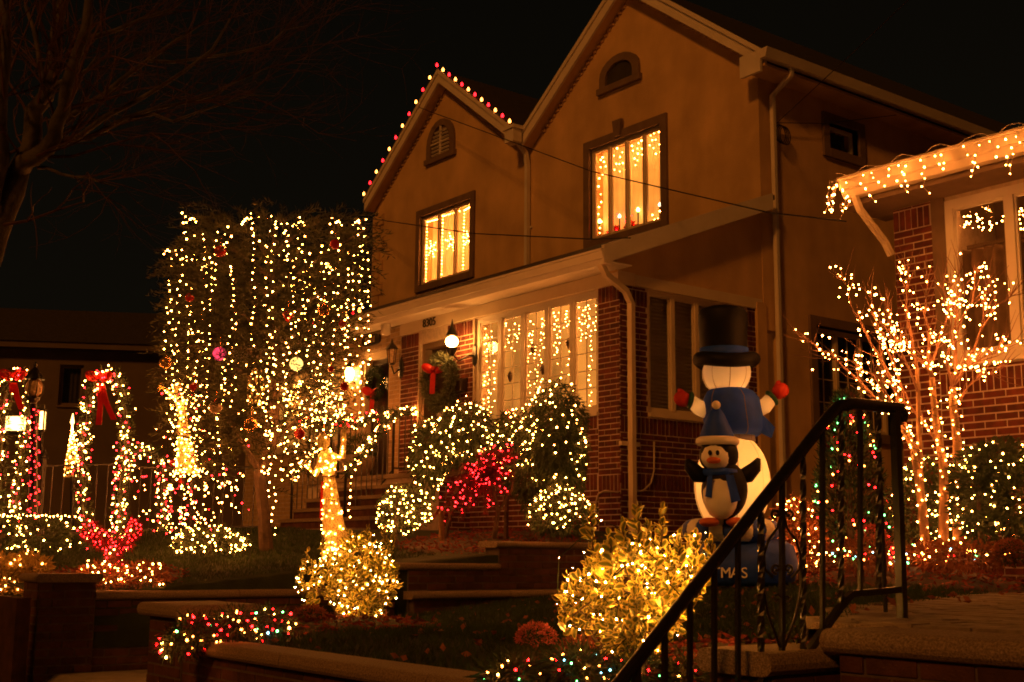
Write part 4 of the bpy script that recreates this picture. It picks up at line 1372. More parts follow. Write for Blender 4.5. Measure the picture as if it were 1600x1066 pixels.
light_string('dense warm and pink lights over the trumpet figure beside the cedar', chain(P), px(DT, 2.8), ('bulb_warm', 'bulb_pink'), weights=(4, 1))
P = [W(rng.uniform(300, 395), rng.uniform(826, 868), DT - .5 + rng.uniform(-.2, .2)) for _ in range(75)]
shrub('low creeping ground cover with lights at the foot of the cedar', [blob(262, 400, 826, 872, 13.0, .35)], 1800, .05, .02, .1, 'yew', 85, d=13, name='ground_cover', lightlabel='warm string lights over the creeping ground cover under the cedar', cat='ground cover')

# ---- ornaments in the cedar
def ornament(x, y, r, mat, label, d=DT - .75, star=False):
    c = W(x, y, d); R = px(d, r)
    t = thing('ornament_ball', label, 'ornament', c - Vector((0, 0, R)), 'ornaments in the weeping cedar')
    m = MB()
    if star: m.lathe(c, [(R * .05, -R * 1.25), (R * .5, -R * .7), (R, -R * .1), (R * .95, R * .25), (R * .4, R * .7), (R * .12, R * .9)], 10)
    else: m.sphere(c, R, 18, 12)
    m.build('ball', mat, t, smooth=not star)
    m = MB(); m.lathe(c + Vector((0, 0, R * .92)), [(R * .22, 0), (R * .22, R * .2), (R * .05, R * .24)], 8); m.build('cap', 'gold_ball', t)
    m = MB(); m.tube([c + Vector((0, 0, R * 1.1)), c + Vector((0.01, 0, R * 1.1 + .09))], .002, 3); m.build('hook', 'gold_ball', t)
for a in [(344, 393, 9.5, 'red_ball', 'glossy red ball near the upper edge of the cedar'), (523, 382, 8, 'red_ball', 'glossy red ball on the cedar close to the lit gable'),
          (296, 465, 7, 'red_ball', 'small red ball among the outer strings of the cedar'), (506, 485, 9.5, 'gold_ball', 'gold mirrored ball on the house side of the cedar'),
          (343, 553, 10.5, 'ball_magenta', 'glowing magenta ball in the middle of the cedar'), (463, 569, 10.5, 'ball_yellow', 'glowing yellow ball in the middle of the cedar'),
          (258, 567, 9.5, 'gold_ball', 'amber ball at the outer edge of the cedar above the trumpet'), (337, 637, 10, 'clear_ball', 'clear ball above the trumpet figure'),
          (538, 604, 7, 'red_ball', 'red ball beside the glazed door'), (517, 577, 5, 'red_ball', 'tiny red ball left of the porch lamp glow'), (505, 688, 11, 'clear_ball', 'clear ball beside the head of the gold angel'),
          (392, 664, 11, 'gold_ball', 'gold ball in front of the cedar trunk'), (468, 678, 9, 'red_ball', 'red ball low in the cedar near the angel hand'), (535, 506, 6, 'red_ball', 'red ball under the porch gutter corner')]:
    ornament(a[0], a[1], a[2], a[3], a[4])
ornament(450, 493, 9, 'red_ball', 'faceted red finial ornament in the middle of the cedar', star=True)
ornament(302, 604, 7, 'red_ball', 'red pointed finial ornament above the trumpet figure', star=True)
for (x, y0_, y1_, w, lab) in ((400, 572, 645, 13, 'tall lit gold cage added in the cedar for the gold glow behind it'), (461, 598, 648, 10, 'smaller lit gold cage added in the cedar for the gold glow behind it')):  # made-up lit cages, standing in for gold lit shapes behind the tree
    c = W(x, (y0_ + y1_) / 2, DT + .1); H, Wd = px(DT, (y1_ - y0_) / 2), px(DT, w)
    t = thing('gold_glow_cage', lab, 'lantern', c - Vector((0, 0, H)))
    m = MB()
    for k in range(12):
        a = k * math.pi / 6
        m.tube([c + Vector((Wd * math.cos(a) * math.sin(s), Wd * math.sin(a) * math.sin(s), -H * math.cos(s))) for s in np.linspace(.1, 3.05, 9)], .006, 4)
    m.build('cage', 'gold_mesh', t)
    m = MB(); m.tube([c + Vector((0, 0, H)), c + Vector((0, 0, H + .1))], .003, 3); m.build('hook', 'gold_ball', t)
    bulbs('bulbs', [c + Vector((Wd * .8 * math.cos(k * 2.4) * math.sqrt(max(0, 1 - (k / 17 - 1) ** 2)), Wd * .8 * math.sin(k * 2.4) * math.sqrt(max(0, 1 - (k / 17 - 1) ** 2)), H * (k / 17 - 1))) for k in range(35)], px(DT, 2.4), 'bulb_warm', t)

# ---- garlands on the stair railings
def garland(label, path, n, r, nb, d, extra=None, mats=('bulb_warm',), weights=None):
    P, D = [], []
    path = [Vector(p) for p in path]
    seg = [(a, b) for a, b in zip(path, path[1:])]
    ls = [(b - a).length for a, b in seg]
    def at(): 
        a, b = rng.choices(seg, ls)[0]; return a.lerp(b, rng.random())
    for _ in range(n):
        p = at(); q = Vector((rng.gauss(0, 1), rng.gauss(0, 1), rng.gauss(0, 1) - .3)).normalized()
        P.append(p + q * r * .5 * rng.random()); D.append(q)
    t = thing('garland', label, 'garland', min(path, key=lambda p: p.z), 'evergreen garlands')
    V, F = leafcards(np.array([tuple(p) for p in P]), np.array([tuple(q) for q in D]), r * 1.1, .014)
    np_mesh('foliage', V, F, 'garland', t, kind='stuff')
    m = MB(); m.tube(path, .008, 5); m.build('core', 'wire_green', t)
    B = []
    for i in range(nb):
        p = at(); q = Vector((rng.gauss(0, 1), rng.gauss(0, 1), rng.gauss(0, 1) + .3)).normalized()
        B.append(p + q * r * rng.uniform(.7, 1.05))
    sel = rng.choices(range(len(mats)), weights or [1] * len(mats), k=len(B))
    for i, mm in enumerate(mats):
        bulbs('bulbs', [p for p, s in zip(B, sel) if s == i], px(d, 2.8), mm, t)
garland('evergreen garland with warm lights along the near stair handrail', [(-15.3, 8.95, 2.30), (-15.3, 9.72, 3.23), (-15.3, YP - .05, 3.28)], 700, .09, 62, 17)
garland('evergreen garland with warm lights along the far stair handrail', [(-16.85, 8.95, 2.30), (-16.85, 9.72, 3.23)], 500, .09, 46, 17.5)
garland('evergreen garland with warm and red lights across the stoop railing', [(-17.9, 9.6, 3.3), (-17.3, 9.6, 3.2), (-16.85, 9.6, 3.26), (-16.2, 9.6, 3.12), (-15.35, 9.6, 3.26)], 900, .10, 95, 18, mats=('bulb_warm', 'bulb_red'), weights=(4, 1))
for (x, y0_, y1_, D_, lab) in ((427, 762, 858, 14.5, 'short vertical string of lights on the far newel post'), (548, 745, 812, 15.5, 'short vertical string of lights on the near newel post')):
    light_string(lab, [W(x + rng.uniform(-4, 4), y, D_) for y in np.arange(y0_, y1_, 10.5)], px(D_, 2.8))

# ---- gold wire angels
def angel(label, cx_, ytop, s, d, flip=1, trumpet=False):
    """ytop: pixel of the head centre; s: scale in pixels of that distance"""
    q = lambda x, y, dd=0: W(cx_ + flip * x * s, ytop + y * s, d + dd)
    base = q(10, 185)
    t = thing('wire_angel', label, 'angel figure', base, 'gold wire angels')
    def skin(rows, n=14):
        m = MB(); b = len(m.v)
        for (x, y, rx) in rows:
            c = q(x, y); rr = px(d, rx * s)
            for k in range(n):
                a = 2 * math.pi * k / n
                w = 1 + .06 * math.cos(5 * a)
                p = c + RI * (rr * w * math.cos(a)) + Vector((fw.x, fw.y, 0)) * (rr * w * .8 * math.sin(a))
                m.v.append(tuple(p))
        for i in range(len(rows) - 1):
            for k in range(n):
                k2 = (k + 1) % n
                m.f.append((i * n + k, i * n + k2, (i + 1) * n + k2, (i + 1) * n + k))
        m.f.append(tuple(range(n))); m.f.append(tuple(reversed(range((len(rows) - 1) * n, len(rows) * n))))
        return m
    skirt = [(9, 54, 8.5), (10, 66, 10), (12, 90, 12.5), (14, 115, 15), (17, 140, 18.5), (20, 165, 22), (22, 185, 24.5)]
    so = skin(skirt).build('skirt', 'gold_mesh', t, smooth=True)
    wr_ = MB()
    for (x, y, rx) in skirt:
        c = q(x, y); rr = px(d, rx * s) * 1.02
        wr_.tube([c + RI * (rr * math.cos(a)) + Vector((fw.x, fw.y, 0)) * (rr * .82 * math.sin(a)) for a in np.linspace(0, 2 * math.pi, 17)], .002, 4, cap=False)
    wr_.build('hoop', 'gold_ball', so, kind='stuff')
    to = skin([(3, 11, 3.5), (4, 16, 8), (6, 22, 14), (7, 32, 13.5), (8, 44, 11), (9, 54, 8.5)]).build('torso', 'gold_mesh', t, smooth=True)
    m = MB(); m.ellipsoid(q(0, 0), RI * px(d, 10 * s), Vector((fw.x, fw.y, 0)) * px(d, 10 * s), Vector((0, 0, px(d, 13 * s)))); m.build('head', 'gold_mesh', t, smooth=True)
    arms = ([(-2, 24), (-12, 52), (-28, 36)], [(14, 22), (30, 24), (33, -14)]) if not trumpet else ([(-2, 24), (-14, 16), (-26, 6)], [(14, 24), (12, 40), (-8, 26)])
    for pa in arms:
        m = MB(); m.tube([q(*p) for p in pa], [px(d, 6.5 * s), px(d, 6 * s), px(d, 3.6 * s)], 9)
        m.build('arm', 'gold_mesh', t, smooth=True)
        e = q(*pa[-1]); m = MB()
        for k in range(5):
            m.tube([e, e + RI * flip * px(d, (-3 + 1.4 * k) * s) + Vector((0, 0, px(d, (5.5 - abs(k - 2)) * s)))], .005, 4)
        m.build('hand', 'gold_mesh', t)
    if trumpet:
        m = MB(); a, b = q(-12, 4), q(-40, -2)
        pts = [a.lerp(b, k / 8) for k in range(9)]
        m.tube(pts, [.008] * 5 + [.012, .018, .03, .055], 10); m.build('trumpet', 'gold_ball', t, smooth=True)
    else:
        m = MB(); m.tube([q(22 + 10 * math.cos(a), 38 + 9 * math.sin(a), .05) for a in np.linspace(0, 2 * math.pi, 18)], .006, 5); m.build('wing', 'wire_white', t, smooth=True)
        m = MB()
        for (x0_, x1_) in ((-3, -1), (-1, 2)):
            m.prism([q(x0_, 62, .02), q(x1_, 62, .02), q(x1_ - 2, 118, .03), q(x0_ - 3, 120, .03)], fw * .004)
        m.build('ribbon', 'red_ribbon', t)
    m = MB(); m.tube([q(9 + 9 * math.cos(a) , 53 + 1.5 * math.sin(a), -px(d, 8 * s) * math.sin(a) ) for a in np.linspace(0, 2 * math.pi, 14)], .007, 5); m.build('belt', 'brown_trim', t)
    B = []
    rows = skirt + [(7, 30, 12), (8, 42, 10.5), (0, 0, 9), (4, 20, 9)]
    for _ in range(95):
        i = rng.choices(range(len(rows)), [r[2] for r in rows])[0]
        x, y, rx = rows[i]
        a = rng.uniform(-.05, math.pi + .05)
        rr = px(d, rx * s) * 1.06
        B.append(q(x, y + rng.uniform(-9, 9)) + RI * rr * math.cos(a) - Vector((fw.x, fw.y, 0)) * rr * .9 * math.sin(a))
    for pa in arms:
        for f in (.25, .7): B.append(q(*[pa[0][k] + (pa[1][k] - pa[0][k]) * f for k in range(2)])); B.append(q(*[pa[1][k] + (pa[2][k] - pa[1][k]) * f for k in range(2)]))
        for _ in range(11):
            i = rng.randrange(2); f = rng.random()
            B.append(q(*[pa[i][k] + (pa[i + 1][k] - pa[i][k]) * f for k in range(2)]) - fw * .04)
    for k in range(16 if not trumpet else 2): B.append(q(rng.uniform(8, 20), 60 + k * 7.6 + rng.uniform(-3, 3)))
    B.append(q(6, 30)); B.append(q(0, 0))
    bulbs('bulbs', B, px(d, 2.5), 'bulb_warm', t)
angel('gold wire angel with raised arms and red sash behind the variegated bush', 505, 690, 1.0, 11.0)
angel('gold wire angel blowing a trumpet beside the weeping cedar', 278, 606, .72, 13.4, trumpet=True)

# ---- lit arches, lamp post and figures in the far garden
def bow(parent, c, s, tails):
    m = MB()
    for k in (-1, 1):
        m.ellipsoid(c + RI * k * s * .55, RI * s * .6, Vector((fw.x, fw.y, 0)) * s * .3, (UP * .8 + RI * k * .3) * s * .62, 10, 6)
    m.ellipsoid(c - fw * s * .2, RI * s * .22, fw * s * .2, UP * s * .25, 8, 6)
    b = m.build('bow', 'red_ribbon', parent, smooth=True)
    for tl in tails:
        m = MB()
        pts = [Vector(p) for p in tl]
        for a, e in zip(pts, pts[1:]):
            w = RI * s * .24
            m.prism([a - w, a + w, e + w * 1.05, e - w * 1.05], fw * .006)
        m.build('tail', 'red_ribbon', b)
def arch(label, pts, d, nb, tails, bowpos, sc):
    path = [W(x, y, d + .12 * math.sin(i)) for i, (x, y) in enumerate(pts)]
    t = thing('light_arch', label, 'lit arch', min(path, key=lambda p: p.z), 'lit garden arches')
    m = MB(); m.tube(path, .02, 6); m.build('frame', 'wire_green', t)
    P, D, B = [], [], []
    seg = list(zip(path, path[1:])); ls = [(b - a).length for a, b in seg]
    for _ in range(1500):
        a, b = rng.choices(seg, ls)[0]; q = Vector((rng.gauss(0, 1), rng.gauss(0, 1), rng.gauss(0, 1))).normalized()
        P.append(a.lerp(b, rng.random()) + q * .05); D.append(q)
    V, F = leafcards(np.array([tuple(p) for p in P]), np.array([tuple(p) for p in D]), .07, .014)
    np_mesh('foliage', V, F, 'garland', t, kind='stuff')
    for _ in range(nb):
        a, b = rng.choices(seg, ls)[0]; q = Vector((rng.gauss(0, 1), rng.gauss(0, 1), rng.gauss(0, 1))).normalized()
        if q.dot(fw) > .3: q = -q
        B.append(a.lerp(b, rng.random()) + q * rng.uniform(.06, .12))
    sel = [rng.random() < .36 for _ in B]
    bulbs('bulbs', [p for p, s in zip(B, sel) if not s], px(d, 2.7), 'bulb_warm', t)
    bulbs('bulbs', [p for p, s in zip(B, sel) if s], px(d, 2.4), 'bulb_pink', t)
    bow(t, W(*bowpos, d - .12), sc, [[W(x, y, d - .14) for x, y in tl] for tl in tails])
arch('tall narrow arch of warm and pink lights with a red bow, above the red tree', [(140, 862), (132, 800), (126, 740), (130, 680), (138, 630), (150, 596), (165, 583), (182, 588), (194, 620), (198, 680), (192, 740), (186, 800), (184, 862)], 12.9, 290,
     [[(155, 598), (157, 630), (154, 664)], [(158, 598), (166, 630), (178, 656)]], (154, 588), .12)
arch('arch of warm and pink lights cut by the picture edge, behind the lamp post', [(-12, 845), (0, 760), (2, 690), (6, 630), (14, 595), (28, 582), (42, 590), (50, 620), (46, 660), (36, 700), (28, 760), (24, 830)], 13.3, 210,
     [[(22, 598), (26, 620), (34, 640)], [(18, 598), (20, 615)]], (20, 586), .13)
t = thing('lamp_post', 'black garden lamp post wound with pink lights', 'lamp post', W(52, 835, 12.6))
d = 12.6
m = MB(); m.tube([W(52, 838, d), W(53, 700, d), W(53, 622, d)], [.05, .035, .03], 10)
m.lathe(W(52, 838, d), [(.10, 0), (.10, .06), (.06, .12), (.05, .2)], 12); m.build('post', 'iron', t, smooth=False)
c = W(53, 606, d)
m = MB(); m.sphere(c, .085, 14, 9, sz=1.15); g_ = m.build('globe', 'clear_ball', t, smooth=True)
m = MB()
for k in range(8):
    a = k * math.pi / 4
    m.tube([c + Vector((.1 * math.sin(s) * math.cos(a), .1 * math.sin(s) * math.sin(a), -.12 * math.cos(s))) for s in np.linspace(.3, 2.9, 7)], .006, 4)
m.lathe(c + Vector((0, 0, .085)), [(.1, 0), (.085, .03), (.05, .08), (.018, .12), (.02, .15), (.004, .19)], 12)
m.lathe(c - Vector((0, 0, .16)), [(.03, 0), (.07, .05), (.07, .065)], 12)
m.build('cage', 'iron', t)
light_string('pink lights wound around the garden lamp post', [W(53 + 9 * math.sin(k * .9), 640 + k * 2.9, d - .04) for k in range(60)], px(d, 2.2), ('bulb_pink',))
for (x0_, x1_, y0_, y1_, dd, lab) in ((12, 46, 651, 675, 14.6, 'wide glowing lantern between the arch legs'), (62, 70, 642, 672, 14.6, 'narrow glowing lantern half hidden behind the lamp post')):
    a, b = W(x0_, y1_, dd), W(x1_, y0_, dd)
    c = (a + b) / 2; hw, hh = px(dd, (x1_ - x0_) / 2), px(dd, (y1_ - y0_) / 2)
    t = thing('carriage_lantern', lab, 'lantern', W((x0_ + x1_) / 2, 835, dd), 'lit carriage lanterns')
    side = RI * hw; fwd = Vector((fw.x, fw.y, 0)) * min(hw, .09); upv = Vector((0, 0, hh))
    m = MB(); m.obox(c, side * .92, fwd * .92, upv * .92); m.build('glow_panel', 'lamp_amber', t)
    m = MB()
    for i in (-1, 1):
        for j in (-1, 1): m.obox(c + side * i + fwd * j, RI * .008, fwd.normalized() * .008, upv)
        m.obox(c + upv * i * 1.06, side * 1.1, fwd * 1.1, Vector((0, 0, .012)))
    m.obox(c + upv * 1.35, side * .6, fwd * .6, Vector((0, 0, hh * .25)))
    m.build('housing', 'iron', t)
    m = MB(); m.tube([c - upv, W((x0_ + x1_) / 2, 838, dd)], .022, 6); m.build('post', 'iron', t)
c0, d = W(113, 745, 17.0), 17.0
t = thing('cone_tree', 'small cone shaped tree of gold lights behind the fence', 'lit cone tree', W(113, 830, 17))
m = MB(); m.tube([W(113, 832, d), W(113, 740, d)], .03, 6); m.build('stand', 'iron', t)
m = MB()
for k in range(9):
    a = 2 * math.pi * k / 9
    m.tube([W(113, 664, d), c0 + Vector((.125 * math.cos(a), .125 * math.sin(a), 0))], .006, 4)
for k in range(6):
    r = .125 * (k + 1) / 6; z = W(113, 664 + 81 * (k + 1) / 6, d)
    m.tube([z + Vector((r * math.cos(a), r * math.sin(a), 0)) for a in np.linspace(0, 2 * math.pi, 13)], .005, 4, cap=False)
m.build('cone_frame', 'gold_mesh', t)
m = MB(); m.lathe(W(113, 660, d), [(.005, -.05), (.03, .0), (.02, .04), (.004, .12)], 8); m.build('finial', 'lamp_amber', t)
bulbs('bulbs', [W(113 + (i / 44) * 14.5 * math.cos(i * 2.4), 666 + 78 * i / 44, d - .1) for i in range(45)], px(d, 2.9), 'bulb_warm', t)

arch('low arch of warm lights over the garden gate', [(192, 842), (190, 780), (194, 730), (206, 708), (224, 702), (242, 708), (254, 730), (257, 780), (255, 842)], 15.2, 120, [[(285, 735), (283, 755)]], (284, 726), .13)

# ---- red lit ornamental tree, hedge and beds at the far wall
b0 = W(180, 918, 11.4)
t_paths = [([b0, W(180, 880, 11.4), W(178, 862, 11.4)], [.05, .035, .03]), ([W(179, 866, 11.4), W(160, 845, 11.4), W(134, 826, 11.4)], [.025, .018, .01]), ([W(179, 866, 11.4), W(198, 842, 11.4), W(212, 820, 11.4)], [.025, .018, .01])]
shrub('small forked tree wrapped thickly in red lights above the brick wall', [blob(126, 154, 814, 842, 11.4), blob(144, 172, 830, 856, 11.4), blob(162, 190, 846, 872, 11.4), blob(186, 208, 832, 858, 11.4), blob(198, 220, 812, 840, 11.4), blob(171, 191, 866, 918, 11.4)], 1300, .05, .014, .4, 'maple_leaf', 150, ('bulb_red', 'bulb_pink', 'bulb_warm'), weights=(3, 3, 1.2), d=11.4,
      name='ornamental_tree', cat='tree', trunk=t_paths, lightlabel='red and pink lights wrapped around the small forked tree', base=b0, lo=-1)
shrub('clipped dark hedge with warm lights behind the square pier', [blob(-40, 40, 808, 866, 12.6, .25), blob(20, 118, 806, 866, 12.5, .25)], 3000, .05, .02, .1, 'yew', 75, d=12.3, name='hedge', cat='hedge', lightlabel='warm lights over the clipped dark hedge', lo=-.9)
light_string('straight row of warm lights along the top of the hedge', [W(x, 806 + rng.uniform(-2, 2), 12.2) for x in range(0, 112, 6)], px(12.2, 2.8))
shrub('rounded golden bush with warm lights beside the square pier', [blob(-30, 40, 868, 935, 11.35), blob(10, 76, 864, 930, 11.35)], 3200, .05, .022, .1, 'gold_leaf', 38, d=11.2, name='golden_shrub', lightlabel='warm lights scattered on the rounded golden bush')
shrub('low spreading shrub with warm lights under the red lit tree', [blob(116, 196, 880, 930, 11.2, .2), blob(185, 266, 880, 930, 11.3, .2)], 2200, .05, .018, .2, 'rust_leaf', 62, d=11.2, name='ground_cover', cat='ground cover', lightlabel='warm lights on the low shrub under the red lit tree', lo=-.3)
mulch_bed('flower_bed', (-11.7, 4.35), .75, .7, z_main)

# ---- iron fence of the upper garden
t = thing('iron_fence', 'black iron picket fence behind the arches and the cedar', 'fence', (-13.9, 5.2, 1.3))
picket_run(t, (-14.1, 3.55), (-13.9, 5.2), 1.22, 1.34, .84, .115, r=.009)
picket_run(t, (-13.9, 5.2), (-13.7, 6.9), 1.34, 1.42, .80, .115, r=.009)
for (x, y) in ((-14.0, 4.4), (-13.8, 6.05)):
    m = MB(); m.tube([Vector((x, y, 1.1)), Vector((x, y, 2.22))], .03, 4, square=True); m.lathe((x, y, 2.2), [(.045, 0), (.05, .02), (.03, .06), (.005, .12)], 8); m.build('gate_post', 'iron', t)
P = [W(rng.uniform(195, 390), rng.uniform(690, 850), 15.2 + rng.uniform(-.4, .6)) for _ in range(150)]
light_string('scattered warm and pink lights behind the iron fence', chain(P), px(14.4, 2.6), ('bulb_warm', 'bulb_pink'), weights=(4, 1))


# ================================================================== the neighbouring lot
# ---- three stemmed bare tree wrapped in lights
D3 = 10.3
t = thing('bare_tree', 'three stemmed bare tree wrapped in warm lights before the bungalow', 'tree', W(1478, 858, D3))
zz = lambda X, Y, dd=0: W(1220 + X / 2.05, 380 + Y / 2.05, D3 + dd)
stems = [
    ([(465, 985), (455, 860), (440, 750), (425, 660), (402, 610), (380, 588)], .040, .022),
    ([(520, 985), (523, 830), (520, 700), (510, 655), (495, 560), (484, 430)], .042, .024),
    ([(568, 985), (566, 820), (565, 640), (552, 520), (550, 460)], .045, .028),
    ([(462, 980), (450, 800), (442, 600), (440, 480), (436, 400)], .028, .014)]
limbs = [
    ([(380, 588), (330, 520), (250, 440), (160, 355), (105, 320)], .018, 0), ([(380, 588), (350, 500), (300, 420), (230, 380), (180, 370)], .016, -.15),
    ([(402, 610), (370, 480), (320, 370), (260, 260), (215, 165), (200, 120)], .018, .1), ([(402, 610), (390, 470), (340, 340), (300, 240), (290, 180)], .016, .2),
    ([(436, 400), (420, 310), (400, 220), (405, 100)], .013, .1), ([(440, 480), (400, 380), (360, 290), (345, 200)], .012, -.1),
    ([(484, 430), (475, 330), (460, 230), (470, 130)], .017, 0), ([(484, 430), (500, 340), (530, 250), (520, 150)], .015, .15), ([(484, 430), (440, 370), (390, 330), (330, 290)], .013, -.15),
    ([(550, 460), (560, 350), (560, 240), (570, 110)], .018, 0), ([(550, 460), (600, 380), (640, 280), (690, 200), (735, 170)], .016, .1), ([(550, 460), (590, 400), (660, 360), (695, 345)], .013, -.1),
    ([(550, 470), (530, 380), (545, 270), (545, 140)], .014, -.15), ([(552, 520), (600, 460), (650, 420), (690, 405)], .011, 0), ([(510, 655), (450, 570), (400, 480), (350, 430)], .013, .2),
    ([(560, 300), (590, 220), (620, 150), (625, 100)], .010, .1), ([(640, 280), (650, 220), (660, 150)], .008, 0)]
m = MB()
BP = []
def poly_pts(path, dd):
    n = len(path); return [zz(x, y, dd * i / max(1, n - 1) * 1.6) for i, (x, y) in enumerate(path)]
for path, ra, rb in stems:
    p = poly_pts(path, 0)
    m.tube(p, [ra + (rb - ra) * i / (len(p) - 1) for i in range(len(p))], 8)
m.build('trunk', 'smooth_bark', t, smooth=True)
m = MB()
tw = MB()
segs3 = []
for path, ra, dd in limbs:
    p = poly_pts(path, dd)
    q = [p[0]]
    for a, b in zip(p, p[1:]):
        q += [a.lerp(b, .5) + Vector([rng.gauss(0, .012) for _ in range(3)]), b]
    m.tube(q, [max(.003, ra * (1 - .85 * i / (len(q) - 1))) for i in range(len(q))], 6)
    for a, b in zip(q, q[1:]): segs3.append((a, b))
    dirv = (q[-1] - q[-3]).normalized()
    for k in range(18):
        i = rng.randrange(1, len(q) - 1) if k > 4 else len(q) - 1
        a = q[i]
        dv = ((q[i] - q[i - 1]).normalized() + Vector((rng.gauss(0, .5), rng.gauss(0, .5), rng.gauss(.25, .4)))).normalized()
        L = rng.uniform(.12, .38)
        b = a + dv * L * .5; c = b + (dv + Vector((rng.gauss(0, .25), rng.gauss(0, .25), .15))).normalized() * L * .5
        tw.tube([a, b, c], [.0045, .003, .0012], 4, cap=False)
        if rng.random() < .55: segs3.append((a, b))
m.build('limbs', 'twig', t, smooth=True, kind='stuff')
tw.build('twigs', 'twig', t, kind='stuff')
ls = [(b - a).length for a, b in segs3]
for _ in range(540):
    a, b = rng.choices(segs3, ls)[0]
    BP.append(a.lerp(b, rng.random()) + Vector((rng.gauss(0, .04), rng.gauss(0, .04), rng.gauss(0, .04))) - fw * .012)
light_string('warm lights crowding the branches of the three stemmed tree', BP, px(D3, 3.0), wire=None)
BP = []
for path, ra, rb in stems[:3]:
    p = poly_pts(path, 0)
    for k in range(34):
        f = k / 34 * (len(p) - 1); i = int(f)
        c = p[i].lerp(p[i + 1], f - i)
        a = k * 1.9
        BP.append(c + RI * (ra + .012) * math.cos(a) - Vector((fw.x, fw.y, 0)) * (ra + .012) * abs(math.sin(a)))
light_string('warm lights wound around the three bare stems', BP, px(D3, 2.9), wr=.003, paths=[BP[0:34], BP[34:68], BP[68:]])

# ---- conifer with coloured lights, hedges, glowing shrub
c = W(1330, 855, 11.3)
t = thing('conifer', 'dark columnar conifer with red, green and amber lights behind the railing', 'tree', c)
H = W(1330, 612, 11.3).z - c.z
P, D = [], []
for _ in range(5200):
    f = rng.random() ** .8; a = rng.uniform(0, 2 * math.pi)
    r = (.36 * (1 - f) ** .55 + .03) * math.sqrt(rng.uniform(.25, 1))
    P.append((c.x + r * math.cos(a), c.y + r * math.sin(a), c.z + f * H)); D.append((math.cos(a) * .6, math.sin(a) * .6, .7))
V, F = leafcards(np.array(P), np.array(D), .08, .022); np_mesh('crown', V, F, 'yew', t)
m = MB(); m.tube([c - Vector((0, 0, .1)), c + Vector((0, 0, H * .9))], [.04, .01], 6); m.build('trunk', 'bark', t)
BP = []
for _ in range(110):
    f = rng.random(); a = math.atan2(-fw.y, -fw.x) + rng.uniform(-1.5, 1.5); r = .36 * (1 - f) ** .55 + .04
    BP.append(Vector((c.x + r * math.cos(a), c.y + r * math.sin(a), c.z + f * H)))
light_string('red, green and amber lights over the columnar conifer', chain(BP), px(11, 3.6), ('bulb_red', 'bulb_green', 'bulb_orange', 'bulb_pink'), weights=(3, 2.6, 2.2, 1))
shrub('rust leaved shrub glowing with warm lights beside the snowman', [blob(1208, 1272, 782, 880, 10.9), blob(1232, 1290, 820, 885, 10.8)], 2200, .06, .022, .1, 'rust_leaf', 95, d=10.9, lightlabel='warm lights over the rust leaved shrub beside the snowman', name='rust_shrub', lo=-.9)
shrub('clipped yew hedge under the bungalow window with a net of lights', [blob(1500, 1560, 702, 850, 9.75, .3), blob(1545, 1640, 698, 850, 9.6, .3), blob(1510, 1600, 690, 760, 9.7, .25)], 5200, .06, .024, .1, 'yew', 140, d=9.7, name='hedge', cat='hedge', lightlabel='net of warm lights over the hedge under the bungalow window', lo=-.9)
shrub('low dark shrub behind the three bare stems', [blob(1405, 1470, 720, 855, 10.6, .3), blob(1465, 1520, 740, 855, 10.6, .3)], 2600, .06, .024, .1, 'yew', 80, d=10.5, lightlabel='warm lights on the low dark shrub behind the bare stems', name='evergreen_shrub', lo=-.9)

def mum(label, x, y, w, d, mat, group='potted looking mums in the beds'):
    cc, r = blob(x - w / 2, x + w / 2, y - w * .38, y + w * .38, d)
    t = thing('chrysanthemum', label, 'flowers', Vector((cc.x, cc.y, cc.z - r[2])), 'chrysanthemums in the beds')
    P, D = ellip_points(tuple(cc), r, 900, .25, -.3)
    V, F = leafcards(P, D, r[0] * .16, r[0] * .07, .7); np_mesh('flower_head', V, F, mat, t, kind='stuff')
    P, D = ellip_points((cc.x, cc.y, cc.z - r[2] * .2), (r[0] * .95, r[1] * .95, r[2] * .9), 500, .6, -1)
    V, F = leafcards(P, D, r[0] * .2, r[0] * .1, .5); np_mesh('leaves', V, F, 'yew', t, kind='stuff')
mum('round pink chrysanthemum behind the top of the railing', 1362, 838, 46, 10.4, 'mum_pink')
mum('round salmon chrysanthemum at the foot of the bare stems', 1524, 842, 42, 9.9, 'mum_pink')
mum('dark rusty chrysanthemum at the picture edge under the hedge', 1580, 862, 52, 9.4, 'mum_rust')
mum('pink chrysanthemum beside the large variegated bush', 838, 998, 64, 5.25, 'mum_pink')
mum('faded mauve chrysanthemum before the smaller variegated bush', 484, 968, 58, 8.3, 'mum_rust')
mum('rusty chrysanthemum at the base of the large variegated bush', 905, 1020, 70, 5.1, 'mum_rust')
BP = [W(rng.uniform(1275, 1580), 868 + rng.gauss(0, 9), 9.9 + rng.uniform(-.5, .5)) for _ in range(120)]
shrub('creeping ground cover along the bungalow bed', [blob(1268, 1420, 845, 890, 10.0, .25), blob(1400, 1590, 848, 890, 9.7, .25)], 3200, .05, .02, .1, 'rust_leaf', 0, name='ground_cover', cat='ground cover', d=10)
light_string('mixed coloured lights along the bungalow flower bed', chain(BP), px(9.8, 3.2), ('bulb_warm', 'bulb_red', 'bulb_green', 'bulb_orange', 'bulb_blue'), weights=(6, 3, 1.6, 2, .8))
mulch_bed('bungalow_bed', (-6.3, 9.15), 1.3, .75, z_right, .12)

